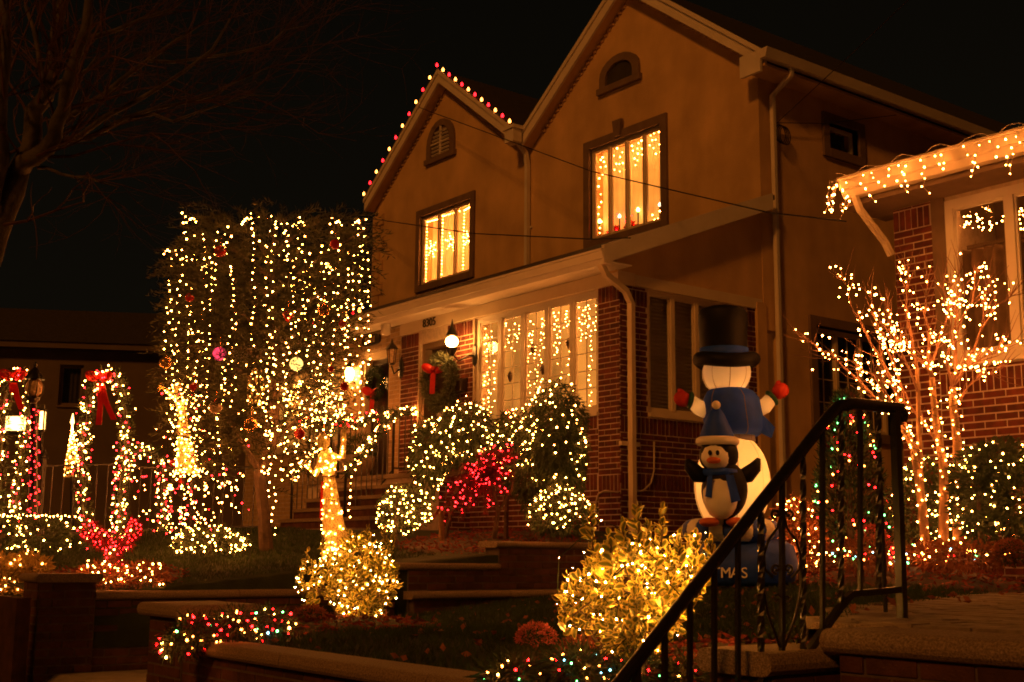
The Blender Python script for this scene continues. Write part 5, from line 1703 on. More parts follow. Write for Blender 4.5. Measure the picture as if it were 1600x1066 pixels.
# ---- variegated bushes: a shared leaf, 300 leaves as parts, the rest joined
def leaf_template(bend, fold):
    V, A, F = [], [], []
    L = 1.0
    prof = [(0.0, .03), (.18, .23), (.42, .34), (.66, .31), (.86, .17), (1.0, .015)]
    for (s, w) in prof:
        for k, (q, e) in enumerate(((-1, 1), (-.55, .35), (0, 0), (.55, .35), (1, 1))):
            V.append((q * w, s * L, -bend * s * s + fold * abs(q) * w)); A.append(max(e, .9 if s > .98 else 0))
    for i in range(5):
        for k in range(4):
            F.append((i * 5 + k, i * 5 + k + 1, (i + 1) * 5 + k + 1, (i + 1) * 5 + k))
    return np.array(V), np.array(A), np.array(F)
LEAF = [leaf_template(b, f) for b, f in ((.15, .5), (.4, .35), (-.15, .6))]
LEAF_ME = []
for V, A, F in LEAF:
    o = np_mesh('leaf', V, F, 'variegated_leaf', smooth=True, attr=A)
    LEAF_ME.append(o.data); bpy.data.objects.remove(o)
def variegated(label, parts, shoots, d, nleaf, size, nb, lightlabel, base, rb, bmat='bulb_near'):
    t = thing('variegated_bush', label, 'bush', base, 'variegated bushes on the lawn')
    m = MB()
    L = []
    def put(p, dirv, s):
        dirv = dirv.normalized()
        up = Vector((rng.gauss(0, .8), rng.gauss(0, .8), rng.gauss(.3, .6))).normalized()
        x = dirv.cross(up).normalized(); z = x.cross(dirv)
        L.append((Matrix((x, dirv, z)).transposed(), p, s))
    def whorl(tip, dv, s, n=6):
        for k in range(n):
            a = k * 2.4 + rng.random(); ortho = dv.orthogonal().normalized(); o2 = dv.cross(ortho)
            f = k / n
            put(tip - dv * s * 1.5 * f, dv * (.9 - .6 * f) + (ortho * math.cos(a) + o2 * math.sin(a)) * (.35 + .65 * f), s * rng.uniform(.5, 1.25) * (.7 + .3 * f))
    for (x, y, dd, hgt) in shoots:
        tip = W(x, y, d + dd); root = Vector((tip.x + rng.gauss(0, .02), tip.y, tip.z - hgt))
        m.tube([root, root.lerp(tip, .5) + Vector((.008, 0, 0)), tip], [.006, .005, .003], 5)
        dv = (tip - root).normalized()
        n = int(hgt / (size * .62)) + 2
        for k in range(n): whorl(root.lerp(tip, (k + 1) / n), dv, size, 5)
    areas = [r[0] * r[2] for _, r in parts]
    while len(L) < nleaf:
        cc, r = rng.choices(parts, areas)[0]
        dv = Vector((rng.gauss(0, 1), rng.gauss(0, 1), rng.gauss(.15, 1))).normalized()
        s = 1 - .45 * rng.random() ** 2
        tip = Vector((cc.x + dv.x * r[0] * s, cc.y + dv.y * r[1] * s, cc.z + dv.z * r[2] * s))
        if dv.z < -.85: continue
        gr = (dv + Vector((rng.gauss(0, .35), rng.gauss(0, .35), .55 + rng.gauss(0, .3)))).normalized()
        if rng.random() < .25: m.tube([tip - gr * size * 3.2, tip], [.004, .0025], 4, cap=False)
        whorl(tip, gr, size)
    for k in range(9):
        cc, r = rng.choice(parts)
        m.tube([base + Vector((rng.gauss(0, .03), rng.gauss(0, .03), -.03)), Vector(cc) + Vector((rng.gauss(0, r[0] * .4), rng.gauss(0, r[1] * .4), 0))], [.012, .005], 5)
    m.build('stem', 'bark', t, kind='stuff')
    L.sort(key=lambda q: (q[1] - EYE).dot(fw) - .35 * q[1].z)
    for (R3, p, s) in L[:300]:
        o = bpy.data.objects.new('leaf', rng.choice(LEAF_ME)); C.objects.link(o); o.parent = t
        o.matrix_local = Matrix.Translation(p - OFF[t]) @ R3.to_4x4() @ Matrix.Diagonal((s, s, s, 1))
    VV, FF, AA, b = [], [], [], 0
    for (R3, p, s) in L[300:]:
        V, A, F = rng.choice(LEAF)
        VV.append(V @ np.array(R3).T * s + np.array(p)); FF.append(F + b); AA.append(A); b += len(V)
    np_mesh('foliage', np.concatenate(VV), np.concatenate(FF), 'variegated_leaf', t, kind='stuff', smooth=True, attr=np.concatenate(AA))
    BP = []
    for p in surf_bulbs(parts, nb, -.7, push=rng.uniform(.95, .99)):
        BP.append(p)
    for _ in range(nb):
        cc, r = rng.choices(parts, areas)[0]
        BP.append(Vector((cc.x + rng.gauss(0, r[0] * .45), cc.y + rng.gauss(0, r[1] * .45), cc.z + rng.gauss(r[2] * .3, r[2] * .45))))
    light_string(lightlabel, chain(BP), rb, (bmat,), wr=.0028)
variegated('large yellow variegated bush glowing with lights beside the iron railing',
           [blob(895, 1085, 845, 1010, 5.1), blob(1020, 1112, 838, 960, 5.15), blob(872, 960, 880, 1000, 5.0), blob(930, 1050, 920, 1040, 4.95)],
           [(922, 800, 0, .16), (995, 792, 0, .16), (1034, 795, .05, .15), (970, 822, -.05, .1), (1085, 836, .05, .08), (1108, 845, 0, .07), (950, 836, -.1, .08), (880, 946, -.1, .06), (1010, 820, .1, .1), (1060, 836, -.05, .08)], 5.05, 2000, .052, 72,
           'warm lights deep in the large variegated bush', W(990, 1048, 5.05), px(5.05, 2.6))
variegated('smaller yellow variegated bush with lights in front of the gold angel',
           [blob(500, 622, 835, 960, 9.0), blob(462, 560, 868, 955, 8.9), blob(560, 624, 860, 970, 8.9), blob(520, 610, 880, 978, 8.8)],
           [(480, 862, 0, .06), (505, 838, 0, .08), (600, 826, .1, .10), (575, 822, 0, .1), (615, 838, .1, .08), (545, 830, 0, .08), (468, 890, 0, .05)], 9.0, 1700, .055, 85,
           'warm lights deep in the smaller variegated bush', W(545, 976, 9.0), px(9.0, 1.95), 'bulb_mid')
mulch_bed('front_bed', (-7.75, 4.35), 1.0, .75, z_right, .06)
mulch_bed('corner_bed', (-3.95, 3.85), .75, .40, z_right, .04)

# ---- trailing juniper with coloured lights over the wall ends
MIX = ('bulb_red', 'bulb_green', 'bulb_orange', 'bulb_blue', 'bulb_warm')
def trailing(label, ll, boxes, d, nb, n):
    parts = [blob(*b, d + dd, .14) for (*b, dd) in boxes]
    b = Vector((parts[0][0].x, parts[0][0].y, min(c.z - r[2] for c, r in parts)))
    t = thing('trailing_juniper', label, 'juniper', b, 'trailing junipers with coloured lights')
    needle_shape(parts, n, .06, .010, .35, 'yew', t, name='foliage', lo=-.9)
    m = MB(); m.tube([b, Vector(parts[0][0]), Vector(parts[-1][0])], [.012, .008, .004], 5); m.build('stem', 'bark', t)
    light_string(ll, chain(surf_bulbs(parts, nb, -.8)), px(d, 4.4), MIX, weights=(3.6, 1.5, 2.8, .8, 1.2), wr=.003)
trailing('trailing juniper with coloured lights spilling over the brick pier', 'coloured lights on the juniper spilling over the brick pier',
         [(272, 345, 962, 1020, 0), (330, 400, 952, 1000, .15), (385, 455, 952, 1000, .35), (262, 300, 985, 1028, -.1)], 7.35, 82, 2600)
trailing('trailing juniper with coloured lights under the large variegated bush', 'coloured lights on the juniper under the large variegated bush',
         [(770, 850, 1032, 1085, -.2), (840, 960, 1020, 1085, -.2), (950, 1040, 1030, 1090, -.2), (1040, 1100, 1035, 1090, -.1)], 4.9, 64, 3200)


# ================================================================== inflatable snowman and penguin
DS = 11.0
t = thing('inflatable_snowman', 'tall inflatable snowman in top hat behind a penguin, on a blue base lettered MAS', 'inflatable', W(1155, 912, DS))
Q = lambda x, y, dd=0: W(x, y, DS + dd)
s_ = lambda n: px(DS, n)
G = Vector((fw.x, fw.y, 0)).normalized()
RH = Vector((RI.x, RI.y, 0)).normalized()
Z = Vector((0, 0, 1))
def lath(rows, name, mat, n=28, dd=0, sub=None, sq=1.0, seams=0, flat=.95):
    """rows: (x centre px, y px, half width px)"""
    m = MB()
    for (x, y, r) in rows:
        c = Q(x, y, dd); rr = s_(r)
        for k in range(n):
            a = 2 * math.pi * k / n
            w = 1 - (.025 * abs(math.cos(seams * a / 2)) ** 12 if seams else 0)
            m.v.append(tuple(c + RH * (rr * w * math.cos(a)) + G * (rr * w * flat * math.sin(a))))
    for i in range(len(rows) - 1):
        for k in range(n):
            k2 = (k + 1) % n
            m.f.append((i * n + k, (i + 1) * n + k, (i + 1) * n + k2, i * n + k2))
    m.f.append(tuple(range(n))); m.f.append(tuple(reversed(range((len(rows) - 1) * n, len(rows) * n))))
    ob = m.build(name, mat, sub or t, smooth=True)
    if seams and mat in ('nylon_white', 'nylon_blue'):
        m2 = MB()
        for q in range(seams):
            a = 2 * math.pi * q / seams
            m2.tube([Q(x, y, dd) + RH * (s_(r) * .978 * math.cos(a)) + G * (s_(r) * .978 * flat * math.sin(a)) for (x, y, r) in rows], .0035, 4)
        m2.build('seam', 'seam_thread', ob, kind='stuff')
    return ob
def ball_rows(cx_, cy_, rx, ry, n=14, a0=.02, a1=math.pi - .02):
    return [(cx_, cy_ - ry * math.cos(a), max(.5, rx * math.sin(a))) for a in np.linspace(a0, a1, n)]
body = lath(ball_rows(1144, 758, 59, 82, 16, .42, math.pi - .02), 'body', 'nylon_white', seams=8)
lath([(1148, 640, 30), (1149, 660, 32), (1150, 676, 29), (1150, 690, 30)], 'chest', 'nylon_white', seams=8)
lath(ball_rows(1135, 583, 38, 36, 14, .3, math.pi - .1), 'head', 'nylon_white', seams=8)
emis('body_lamp', (1.0, 0.40, 0.08), 130.0)
m = MB(); m.sphere(Q(1146, 745), .05); m.build('body_bulb', 'body_lamp', body)
m = MB(); m.sphere(Q(1142, 600), .022); m.build('body_bulb', 'body_lamp', body)
hat = lath([(1131, 562, 36), (1131, 550, 36.5), (1130, 530, 37.5), (1129.5, 505, 38.5), (1129, 490, 38), (1129, 484, 34), (1129, 480.5, 24), (1129, 480, 8)], 'hat', 'nylon_black', seams=6)
m = MB()
for k in range(33):
    a = 2 * math.pi * k / 32
brim = []
for k in range(32):
    a = 2 * math.pi * k / 32
    brim.append(Q(1135, 565) + RH * s_(42) * math.cos(a) + G * s_(39) * math.sin(a) + Z * s_(3.5) * math.cos(2 * a))
brim.append(brim[0]); brim.append(brim[1])
m.tube(brim, s_(11), 12, cap=False); m.build('brim', 'nylon_black', hat, smooth=True)
lath([(1131, 563, 37.6), (1131, 556, 38.2), (1131, 545, 38.2)], 'band', 'nylon_blue', sub=hat)
# scarf: draped shell round the chest with a flying tail
scarf = lath([(1139, 607, 26), (1141, 612, 36), (1143, 622, 43), (1144, 640, 46), (1146, 658, 47), (1148, 670, 46), (1149, 677, 42), (1149, 681, 36)], 'scarf', 'nylon_blue', seams=5, flat=.9)
m = MB(); m.prism([Q(1178, 640, -.1), Q(1196, 652, -.1), Q(1211, 668, -.12), Q(1206, 684, -.12), Q(1180, 672, -.1)], G * s_(6)); m.build('scarf_tail', 'nylon_blue', scarf)
for (sh, el, wr_, mit, fl) in (((1104, 642), (1090, 636), (1079, 626), (1069, 624), -1), ((1176, 643), (1196, 634), (1206, 622), (1217, 613), 1)):
    m = MB(); m.tube([Q(*sh), Q(*el), Q(*wr_)], [s_(13), s_(12), s_(10)], 12); arm = m.build('arm', 'nylon_white', t, smooth=True)
    m = MB(); m.sphere(Q(*el), .007, 8, 6); m.build('arm_fill_light', 'body_lamp', arm)  # extra light added inside the sleeve so the arm is not dark
    c, b = Q(*wr_), Q(*mit); dv = (b - c).normalized(); side = dv.cross(G).normalized()
    m = MB(); m.ellipsoid(c, dv * s_(5.5), G * s_(13), side * s_(14)); m.build('cuff', 'nylon_green', arm, smooth=True)
    m = MB(); m.ellipsoid(b + dv * s_(3), dv * s_(14), G * s_(10), side * s_(12.5)); m.ellipsoid(b + side * fl * s_(9) * (1 if side.z * fl > 0 else -1) + dv * s_(5), (dv + side * .4 * fl).normalized() * s_(9), G * s_(6), side * s_(5.5))
    m.build('mitten', 'nylon_red', arm, smooth=True)
# penguin
pd = -.62
lath([(1132, 672, 3)] + ball_rows(1132, 766, 34, 46, 14, .35, math.pi - .05), 'penguin_body', 'nylon_black', dd=pd, seams=6)
lath(ball_rows(1123, 712, 29, 29), 'penguin_head', 'nylon_black', dd=pd)
m = MB(); m.ellipsoid(Q(1126, 775, pd - .06), RH * s_(26), G * s_(30), Z * s_(35)); m.build('belly', 'nylon_cream', t, smooth=True)
m = MB(); m.ellipsoid(Q(1119, 713, pd - .045), RH * s_(22.5), G * s_(24), Z * s_(22)); face = m.build('face', 'nylon_cream', t, smooth=True)
cam_dir = (EYE - Q(1118, 712, pd)).normalized()
ct = Q(1118, 713, pd) + cam_dir * s_(31)
m = MB(); m.ellipsoid(ct - Z * s_(6) + RH * s_(-3), RH * s_(10.5), G * s_(7), Z * s_(5)); m.build('beak', 'nylon_orange', face, smooth=True)
for dx in (-8, 3):
    m = MB(); m.ellipsoid(ct + RH * s_(dx) + Z * s_(5), RH * s_(2.8), G * s_(3), Z * s_(4)); m.build('eye', 'nylon_black', face, smooth=True)
beanie = lath([(1121, 694, 27), (1120, 680, 25), (1119, 664, 19), (1119, 648, 12), (1119, 636, 4)], 'beanie', 'nylon_blue', dd=pd)
m = MB(); ring = [Q(1121, 690, pd) + RH * s_(26) * math.cos(a) + G * s_(25) * math.sin(a) for a in np.linspace(0, 2 * math.pi + .2, 30)]
m.tube(ring, s_(6.5), 10, cap=False); m.build('beanie_cuff', 'nylon_cream', beanie, smooth=True)
m = MB(); m.sphere(Q(1119, 633, pd - .06), s_(6.5)); m.build('pompom', 'nylon_cream', beanie, smooth=True)
for pts in ([(1108, 746), (1090, 742), (1078, 728), (1073, 718)], [(1152, 748), (1168, 742), (1180, 730), (1186, 716)]):
    m = MB(); m.tube([Q(x, y, pd) for x, y in pts], [s_(9), s_(13), s_(10), s_(3)], 10); m.build('wing', 'nylon_black', t, smooth=True)
for x in (1108, 1150):
    m = MB(); m.ellipsoid(Q(x, 816, pd - .08), RH * s_(15), G * s_(20), Z * s_(7)); m.build('foot', 'nylon_orange', t, smooth=True)
m = MB(); ring = [Q(1126, 739, pd) + RH * s_(25) * math.cos(a) + G * s_(24) * math.sin(a) for a in np.linspace(0, 2 * math.pi + .2, 26)]
m.tube(ring, s_(5.5), 8, cap=False); m.prism([Q(1134, 742, pd - .2), Q(1146, 742, pd - .18), Q(1157, 782, pd - .2), Q(1143, 786, pd - .22)], G * .02); m.prism([Q(1106, 744, pd - .18), Q(1113, 742, pd - .2), Q(1112, 778, pd - .2), Q(1102, 776, pd - .18)], G * .02)
m.build('penguin_scarf', 'nylon_blue', t, smooth=False)
# striped cuff and drum base
nst = 20
for k in range(nst):
    a0, a1 = 2 * math.pi * k / nst, 2 * math.pi * (k + 1) / nst
    m = MB()
    pts = [Q(1142, 829, -.3) + RH * s_(58) * math.cos(a) + G * s_(50) * math.sin(a) for a in np.linspace(a0, a1, 4)]
    m.tube(pts, s_(17), 12, cap=False); m.build('cuff_stripe', 'nylon_cream' if k % 2 else 'nylon_navy', t, smooth=True)
m = MB(); m.ellipsoid(Q(1142, 829, -.3), RH * s_(58), G * s_(50), Z * s_(12)); m.build('cuff_top', 'nylon_navy', t, smooth=True)
m = MB()
for (dx, dz, k) in ((0, 0, 1),):
    c = Q(1166, 880, -.25)
    n = 30
    rows = [(s_(60), -s_(34)), (s_(78), -s_(26)), (s_(84), 0), (s_(78), s_(26)), (s_(60), s_(36))]
    m.lathe(c, rows, n, sx=1.0, sy=.8)
m.build('drum_base', 'nylon_navy', t, smooth=True)
# lettering wraps round the drum towards the street
c = Q(1166, 880, -.25)
ang0 = math.atan2(-fw.y, -fw.x)
word = 'CHRISTMAS'
for i, ch in enumerate(word):
    # letter M sits at pixel x 1124, the word runs along the drum
    x = 1124 + (i - 6) * 13.0
    p0 = Q(x, 895, -.25)
    off = (p0 - c).dot(RH)
    rr = s_(83)
    if abs(off) > rr * .97: continue
    dn = math.sqrt(max(0, 1 - (off / rr) ** 2))
    nrm = (RH * (off / rr) - G * dn).normalized()
    pos = c + RH * off - G * (rr * .80 * dn) + Z * (p0.z - c.z) - G * .012 + nrm * .01
    xa = Z.cross(nrm).normalized()
    text_mesh('letter', ch, s_(22), pos, Matrix((xa, Z, nrm)).transposed(), 'nylon_cream', t, depth=.006)


# ================================================================== lights and fittings on the houses
# big bulbs along the gable of 8301
C9 = []
gst = thing('roof_light_string', 'row of big red and amber bulbs along the gable edge', 'string lights', (XL, 12.38, 7.8))
xg = (XL + XV) / 2
pathL = [Vector((x, 12.47, ZA - SL * abs(x - xg) + .06)) for x in (XL - .02, xg, XV - .25)]
m = MB(); m.tube(pathL, .006, 4); m.build('wire', 'wire_green', gst)
n1, n2 = 11, 11
pts = [pathL[0].lerp(pathL[1], k / n1) for k in range(n1)] + [pathL[1].lerp(pathL[2], k / n2) for k in range(n2 + 1)]
emis('bulb_big_red', (1.0, 0.010, 0.015), 9.0)
emis('bulb_big_amber', (1.0, 0.30, 0.045), 12.0)
def c9(parent, p, mat, out):
    o = MB(); o.lathe(p, [(.012, 0), (.012, .025)], 8); sk = o.build('socket', 'wire_green', parent)
    o = MB(); o.lathe(p + Vector((0, 0, .025)), [(.011, 0), (.022, .015), (.025, .031), (.018, .054), (.005, .074)], 10); o.build('bulb', mat, parent, smooth=True)
for i, p in enumerate(pts): c9(gst, p, 'bulb_big_amber' if i % 2 == 0 else 'bulb_big_red', 0)
gst2 = thing('roof_light_string', 'short row of big red and amber bulbs on the porch gutter of 8301', 'string lights', (-17.2, 9.65, 4.8))
m = MB(); m.tube([Vector((-17.6, 9.63, 4.79)), Vector((-16.2, 9.63, 4.79))], .006, 4); m.build('wire', 'wire_green', gst2)
for i in range(8): c9(gst2, Vector((-17.6 + i * .2, 9.63, 4.79)), 'bulb_big_amber' if i % 2 else 'bulb_big_red', 0)

# icicle lights on the bungalow gutter
ic = thing('icicle_lights', 'icicle lights dangling from the bungalow gutter on pale wires', 'string lights', (-6.4, 9.6, 4.3))
m = MB(); B = []
x = XRL - .18
line = []
while x < -5.0:
    line.append(Vector((x, 9.585, 4.82 + .03 * math.sin(x * 17) + rng.uniform(-.01, .01)))); x += .05
m.tube(line, .0028, 4)
x = XRL - .17
while x < -5.1:
    n = rng.choice((2, 3, 4, 5, 6)); p = Vector((x, 9.575, 4.81)); path = [p.copy()]
    for k in range(n):
        p = p + Vector((rng.uniform(-.06, .07), rng.uniform(-.012, .006), -rng.uniform(.05, .09))); path.append(p.copy())
        B.append(p + Vector((rng.uniform(-.012, .012), -.008, 0)))
    m.tube(path, .0025, 4); x += rng.uniform(.10, .17)
for k in range(5):          # the corner cluster
    p = Vector((XRL - .18 - .02 * k, 9.6, 4.80)); path = [p.copy()]
    for j in range(4):
        p = p + Vector((rng.uniform(-.05, .04), rng.uniform(-.04, .03), -.075)); path.append(p.copy()); B.append(p.copy())
    m.tube(path, .0025, 4)
m.build('wire', 'wire_white', ic)
bulbs('bulbs', B, px(11.5, 2.9), 'bulb_warm', ic)
# small lights inside the bungalow window
P = []
for c_ in ((1528, 345, 18), (1595, 340, 14)):
    for _ in range(34): P.append(OY(c_[0] + rng.gauss(0, c_[2]), c_[1] + rng.gauss(0, 12), YR + .45))
light_string('cluster of tiny lights behind the bungalow window pane', chain(P), px(11.8, 2.6), wire=None)

# window lights of the twin house
def inwin(label, P, r, mats=('bulb_warm',), **k): light_string(label, P, r, mats, wire='wire_white', wr=.0018, **k)
YI = YF + .215
P = []
for (xs, ya, yb) in ((929, 248, 372), (938, 250, 372), (944, 246, 280), (962, 232, 276), (970, 238, 270), (976, 234, 268), (990, 228, 262), (996, 224, 262), (1005, 220, 250), (1018, 212, 235), (1024, 208, 245), (1030, 206, 240), (1030, 330, 348), (1020, 336, 348)):
    y = ya
    while y < yb: P.append(OY(xs + rng.uniform(-3, 3), y, YF + .13)); y += rng.uniform(7, 13)
inwin('dangling warm lights inside the tall four pane upper window', P, px(17.5, 2.9))
P = []
for (x0_, x1_, yt0, yt1, yb0, yb1) in ((667.5, 683, 347, 343, 441, 438), (692, 718, 338, 330, 434, 427), (725.5, 737, 329, 322, 425, 421)):
    for k in range(18): P.append(OY(x0_ - k * .12, yt0 + (yb0 - yt0) * k / 18, YF + .10))
    for k in range(10): f = k / 9; P.append(OY(x0_ + (x1_ - x0_) * f, yt0 + (yt1 - yt0) * f, YF + .10)); P.append(OY(x0_ - 2 + (x1_ - x0_) * f, yb0 + (yb1 - yb0) * f, YF + .10))
inwin('beaded outline of warm lights around the panes of the upper window', P, px(21, 2.2))
for (x, y, r, lab) in ((675, 389, 8.5, 'lit star burst snowflake in the first pane'), (705.5, 378, 9.5, 'lit branching snowflake in the middle pane'), (732, 373, 8, 'lit snowflake in the last pane by the curtain edge')):
    P = []
    for k in range(6):
        for q in (.35, .65, 1.0): P.append(OY(x + r * q * math.cos(k * math.pi / 3 + .2), y + 1.5 * r * q * math.sin(k * math.pi / 3 + .2), YF + .105))
    tt = thing('lit_snowflake', lab + ' of the upper window', 'lit snowflake', min(P, key=lambda p: p.z), 'snowflakes in the upper window')
    m = MB()
    c_ = OY(x, y, YF + .105)
    for k in range(6): m.tube([c_, P[k * 3 + 2]], .006, 4)
    m.build('frame', 'white_trim', tt)
    bulbs('bulbs', P, px(21, 2.6), 'bulb_warm', tt)
P = []
for (xs, ya, yb, n) in ((755, 512, 665, 16), (762, 520, 660, 15), (770, 514, 655, 12), (793, 502, 552, 6), (802, 505, 560, 6), (810, 508, 540, 5), (826, 498, 620, 14), (832, 500, 560, 8), (838, 540, 630, 12), (846, 498, 610, 14), (851, 494, 560, 8), (868, 487, 560, 10), (874, 486, 590, 8), (884, 484, 520, 6), (890, 490, 600, 10), (908, 480, 540, 9), (916, 478, 540, 9), (922, 474, 650, 17), (930, 472, 520, 8), (788, 650, 668, 5), (800, 640, 668, 6)):
    for k in range(int(n * 1.3)): P.append(OY(xs + rng.uniform(-3.5, 3.5), ya + (yb - ya) * (k + rng.random() * .6) / (n * 1.3), YP + .17))
inwin('curtain of tiny warm lights inside the five pane porch window', chain(P), px(16, 2.2))
for (x, y, lab) in ((833, 545, 'dark star ornament'), (888, 536, 'dark bell ornament'), (797, 588, 'dark teardrop ornament'), (848, 577, 'dark oval ornament')):
    c_ = OY(x, y, YP + .15)
    tt = thing('window_ornament', lab + ' hanging inside the porch window', 'ornament', c_ - Vector((0, 0, .07)), 'ornaments in the porch window')
    m = MB(); m.lathe(c_, [(.006, -.08), (.035, -.03), (.04, .01), (.02, .05), (.006, .07)], 8); m.build('body', 'dark_door', tt)
    m = MB(); m.tube([c_ + Vector((0, 0, .07)), c_ + Vector((0, 0, .3))], .002, 3); m.build('thread', 'wire_white', tt)
for (x, y, y2, mt, lab) in ((968, 341, 362, 'candle_bulb', 'electric candle glowing in the second pane of the upper window'), (997, 331, 352, 'bulb_green', 'electric candle with a pale green bulb in the third pane of the upper window'), (1031, 323, 344, 'candle_bulb', 'electric candle glowing in the last pane of the upper window'), (937, 349, 370, 'bulb_green', 'electric candle with a pale green bulb in the first pane of the upper window')):
    a, b = OY(x, y2, YF + .18), OY(x, y, YF + .18)
    tt = thing('window_candle', lab, 'candle', a, 'electric candles in the upper window')
    m = MB(); m.tube([a, b], .012, 8); m.build('stick', 'dark_door', tt)
    m = MB(); m.lathe(a - Vector((0, 0, .02)), [(.05, 0), (.05, .015), (.02, .03)], 10); m.build('base', 'dark_door', tt)
    m = MB(); m.lathe(b, [(.012, 0), (.026, .02), (.024, .04), (.004, .07)], 8); m.build('bulb', mt, tt)
for (x, y, lab) in ((958, 363, 'added red plant with bulbs for the red glow in the second upper pane'), (985, 356, 'added red plant with bulbs for the red glow in the third upper pane')):  # plants added here to carry the bulbs that make the red glow
    c_ = OY(x, y, YF + .17)
    tt = thing('red_glow_plant', lab, 'plant', c_ - Vector((0, 0, .06)), 'red plants added on the upper sill')
    P, D = ellip_points(tuple(c_), (.09, .03, .07), 120, .8); V, F = leafcards(P, D, .07, .04); np_mesh('bracts', V, F, 'red_ribbon', tt, kind='stuff')
    m = MB(); m.lathe(c_ - Vector((0, 0, .11)), [(.03, 0), (.045, .06)], 10); m.build('pot', 'dark_door', tt)
    bulbs('bulbs', [c_ + Vector((rng.uniform(-.12, .12), -.02, rng.uniform(-.02, .28))) for _ in range(10)], .026, 'bulb_red', tt)

# porch lamps
def lamp(label, c, lit, arm):
    tt = thing('porch_lantern', label, 'lantern', c - Vector((0, 0, .2)), 'porch lanterns')
    if lit:
        m = MB(); m.sphere(c, .09, 16, 10, sz=.85); m.build('globe', 'lamp_globe', tt, smooth=True)
        m = MB(); m.lathe(c + Vector((0, 0, .082)), [(.088, 0), (.075, .03), (.05, .08), (.025, .13), (.02, .16), (.004, .24)], 12); m.build('cap', 'iron', tt, smooth=True)
        m = MB(); m.lathe(c - Vector((0, 0, .20)), [(.03, 0), (.06, .05), (.085, .11)], 10); m.build('cup', 'iron', tt)
    else:
        m = MB()
        for k in range(6):
            a = k * math.pi / 3
            m.tube([c + Vector((.075 * math.cos(a), .075 * math.sin(a), .09)), c + Vector((.05 * math.cos(a), .05 * math.sin(a), -.13))], .007, 4)
        m.lathe(c + Vector((0, 0, .09)), [(.10, 0), (.06, .05), (.02, .10), (.004, .16)], 6); m.lathe(c - Vector((0, 0, .15)), [(.03, 0), (.055, .02)], 6)
        m.build('cage', 'iron', tt)
        m = MB(); m.lathe(c - Vector((0, 0, .12)), [(.045, 0), (.068, .2)], 6); m.build('glass', 'clear_ball', tt)
    m = MB(); m.tube([c + Vector((0, 0, -.16)), c + Vector((arm * .5, .05, -.28)), c + Vector((arm, .14, -.2)), Vector((c.x + arm, YP - .01, c.z - .2))], .014, 6)
    m.lathe(Vector((c.x + arm, YP - .03, c.z - .35)), [(.004, 0), (.05, .05), (.06, .15), (.05, .28), (.004, .33)], 10, sy=.4)
    m.build('bracket', 'iron', tt)
lamp('lit round porch lantern on a bracket beside the wreathed door', OY(706, 534, YP - .28), True, .20)
lamp('dark carriage lantern on the tan brick by the glazed door', OY(612, 555, YP - .20), False, .0)
lampg = OY(546, 585, YP - .12)
tt = thing('porch_lantern', 'glowing wall lantern on the tan brick half hidden by the cedar', 'lantern', lampg - Vector((0, 0, .15)), 'porch lanterns')
m = MB(); m.lathe(lampg, [(.04, -.10), (.07, -.02), (.07, .06), (.04, .10)], 10); m.build('globe', 'lamp_globe', tt, smooth=True)
m = MB(); m.lathe(lampg + Vector((0, 0, .10)), [(.09, 0), (.05, .05), (.004, .12)], 10); m.tube([lampg - Vector((0, 0, .1)), Vector((lampg.x, YP, lampg.z - .12))], .015, 6); m.build('bracket', 'iron', tt)
m = MB(); q = OY(603, 512, YP - .25); m.lathe(q, [(.03, -.12), (.07, -.10), (.075, .06), (.05, .08)], 12); tt = thing('flood_lamp', 'white flood lamp under the porch soffit corner', 'lamp', q - Vector((0, 0, .12)))
m.build('shade', 'white_trim', tt, smooth=True)
m = MB(); m.tube([q + Vector((0, 0, .08)), Vector((q.x, q.y, 4.63))], .02, 6); m.build('stem', 'white_trim', tt)

# wreaths, letter box, planter
def wreath(label, c, R, mat, bowoff, fruits=0):
    tt = thing('wreath', label, 'wreath', c - Vector((0, 0, R)), 'door wreaths')
    P, D = [], []
    for _ in range(2600):
        a = rng.uniform(0, 2 * math.pi); q = Vector((rng.gauss(0, 1), rng.gauss(0, .6), rng.gauss(0, 1))).normalized()
        P.append(tuple(c + Vector((R * math.cos(a), -.03, R * math.sin(a))) + q * R * .22)); D.append(tuple(q))
    V, F = leafcards(np.array(P), np.array(D), R * .28, R * .05); np_mesh('foliage', V, F, mat, tt, kind='stuff')
    m = MB(); m.tube([c + Vector((R * math.cos(a), -.02, R * math.sin(a))) for a in np.linspace(0, 2 * math.pi, 20)], .02, 6, cap=False); m.build('ring', 'wire_green', tt)
    bow(tt, c + bowoff, .15, [[c + bowoff, c + bowoff + Vector((-.02, 0, -.18)), c + bowoff + Vector((-.03, 0, -.36))]])
wreath('large frosted wreath with a red bow hanging before the 8305 door', OY(690, 598, YP - .12), .31, 'frosted_green', Vector((-.06, -.1, .2)))
P = [OY(690 + rng.gauss(0, 14), 600 + rng.gauss(0, 22), YP - .2) for _ in range(16)]
wreath('dark wreath with a red bow behind the glass of the 8301 door', OY(588, 600, YP + .12), .20, 'garland', Vector((0, -.06, -.12)))
c_ = OY(716, 602, YP - .08)
tt = thing('letter_box', 'dark letter box on the brick beside the frosted wreath', 'letter box', c_ - Vector((.16, 0, .08)))
m = MB(); m.box((c_.x - .2, YP - .14, c_.z - .09), (c_.x + .12, YP - .008, c_.z + .05)); m.build('box', 'dark_door', tt)
m = MB(); m.prism([Vector((c_.x - .21, YP - .15, c_.z + .05)), Vector((c_.x - .21, YP - .008, c_.z + .05)), Vector((c_.x - .21, YP - .008, c_.z + .10))], Vector((.34, 0, 0))); m.build('lid', 'dark_door', tt)
c_ = Vector((-16.35, 9.75, 2.33))
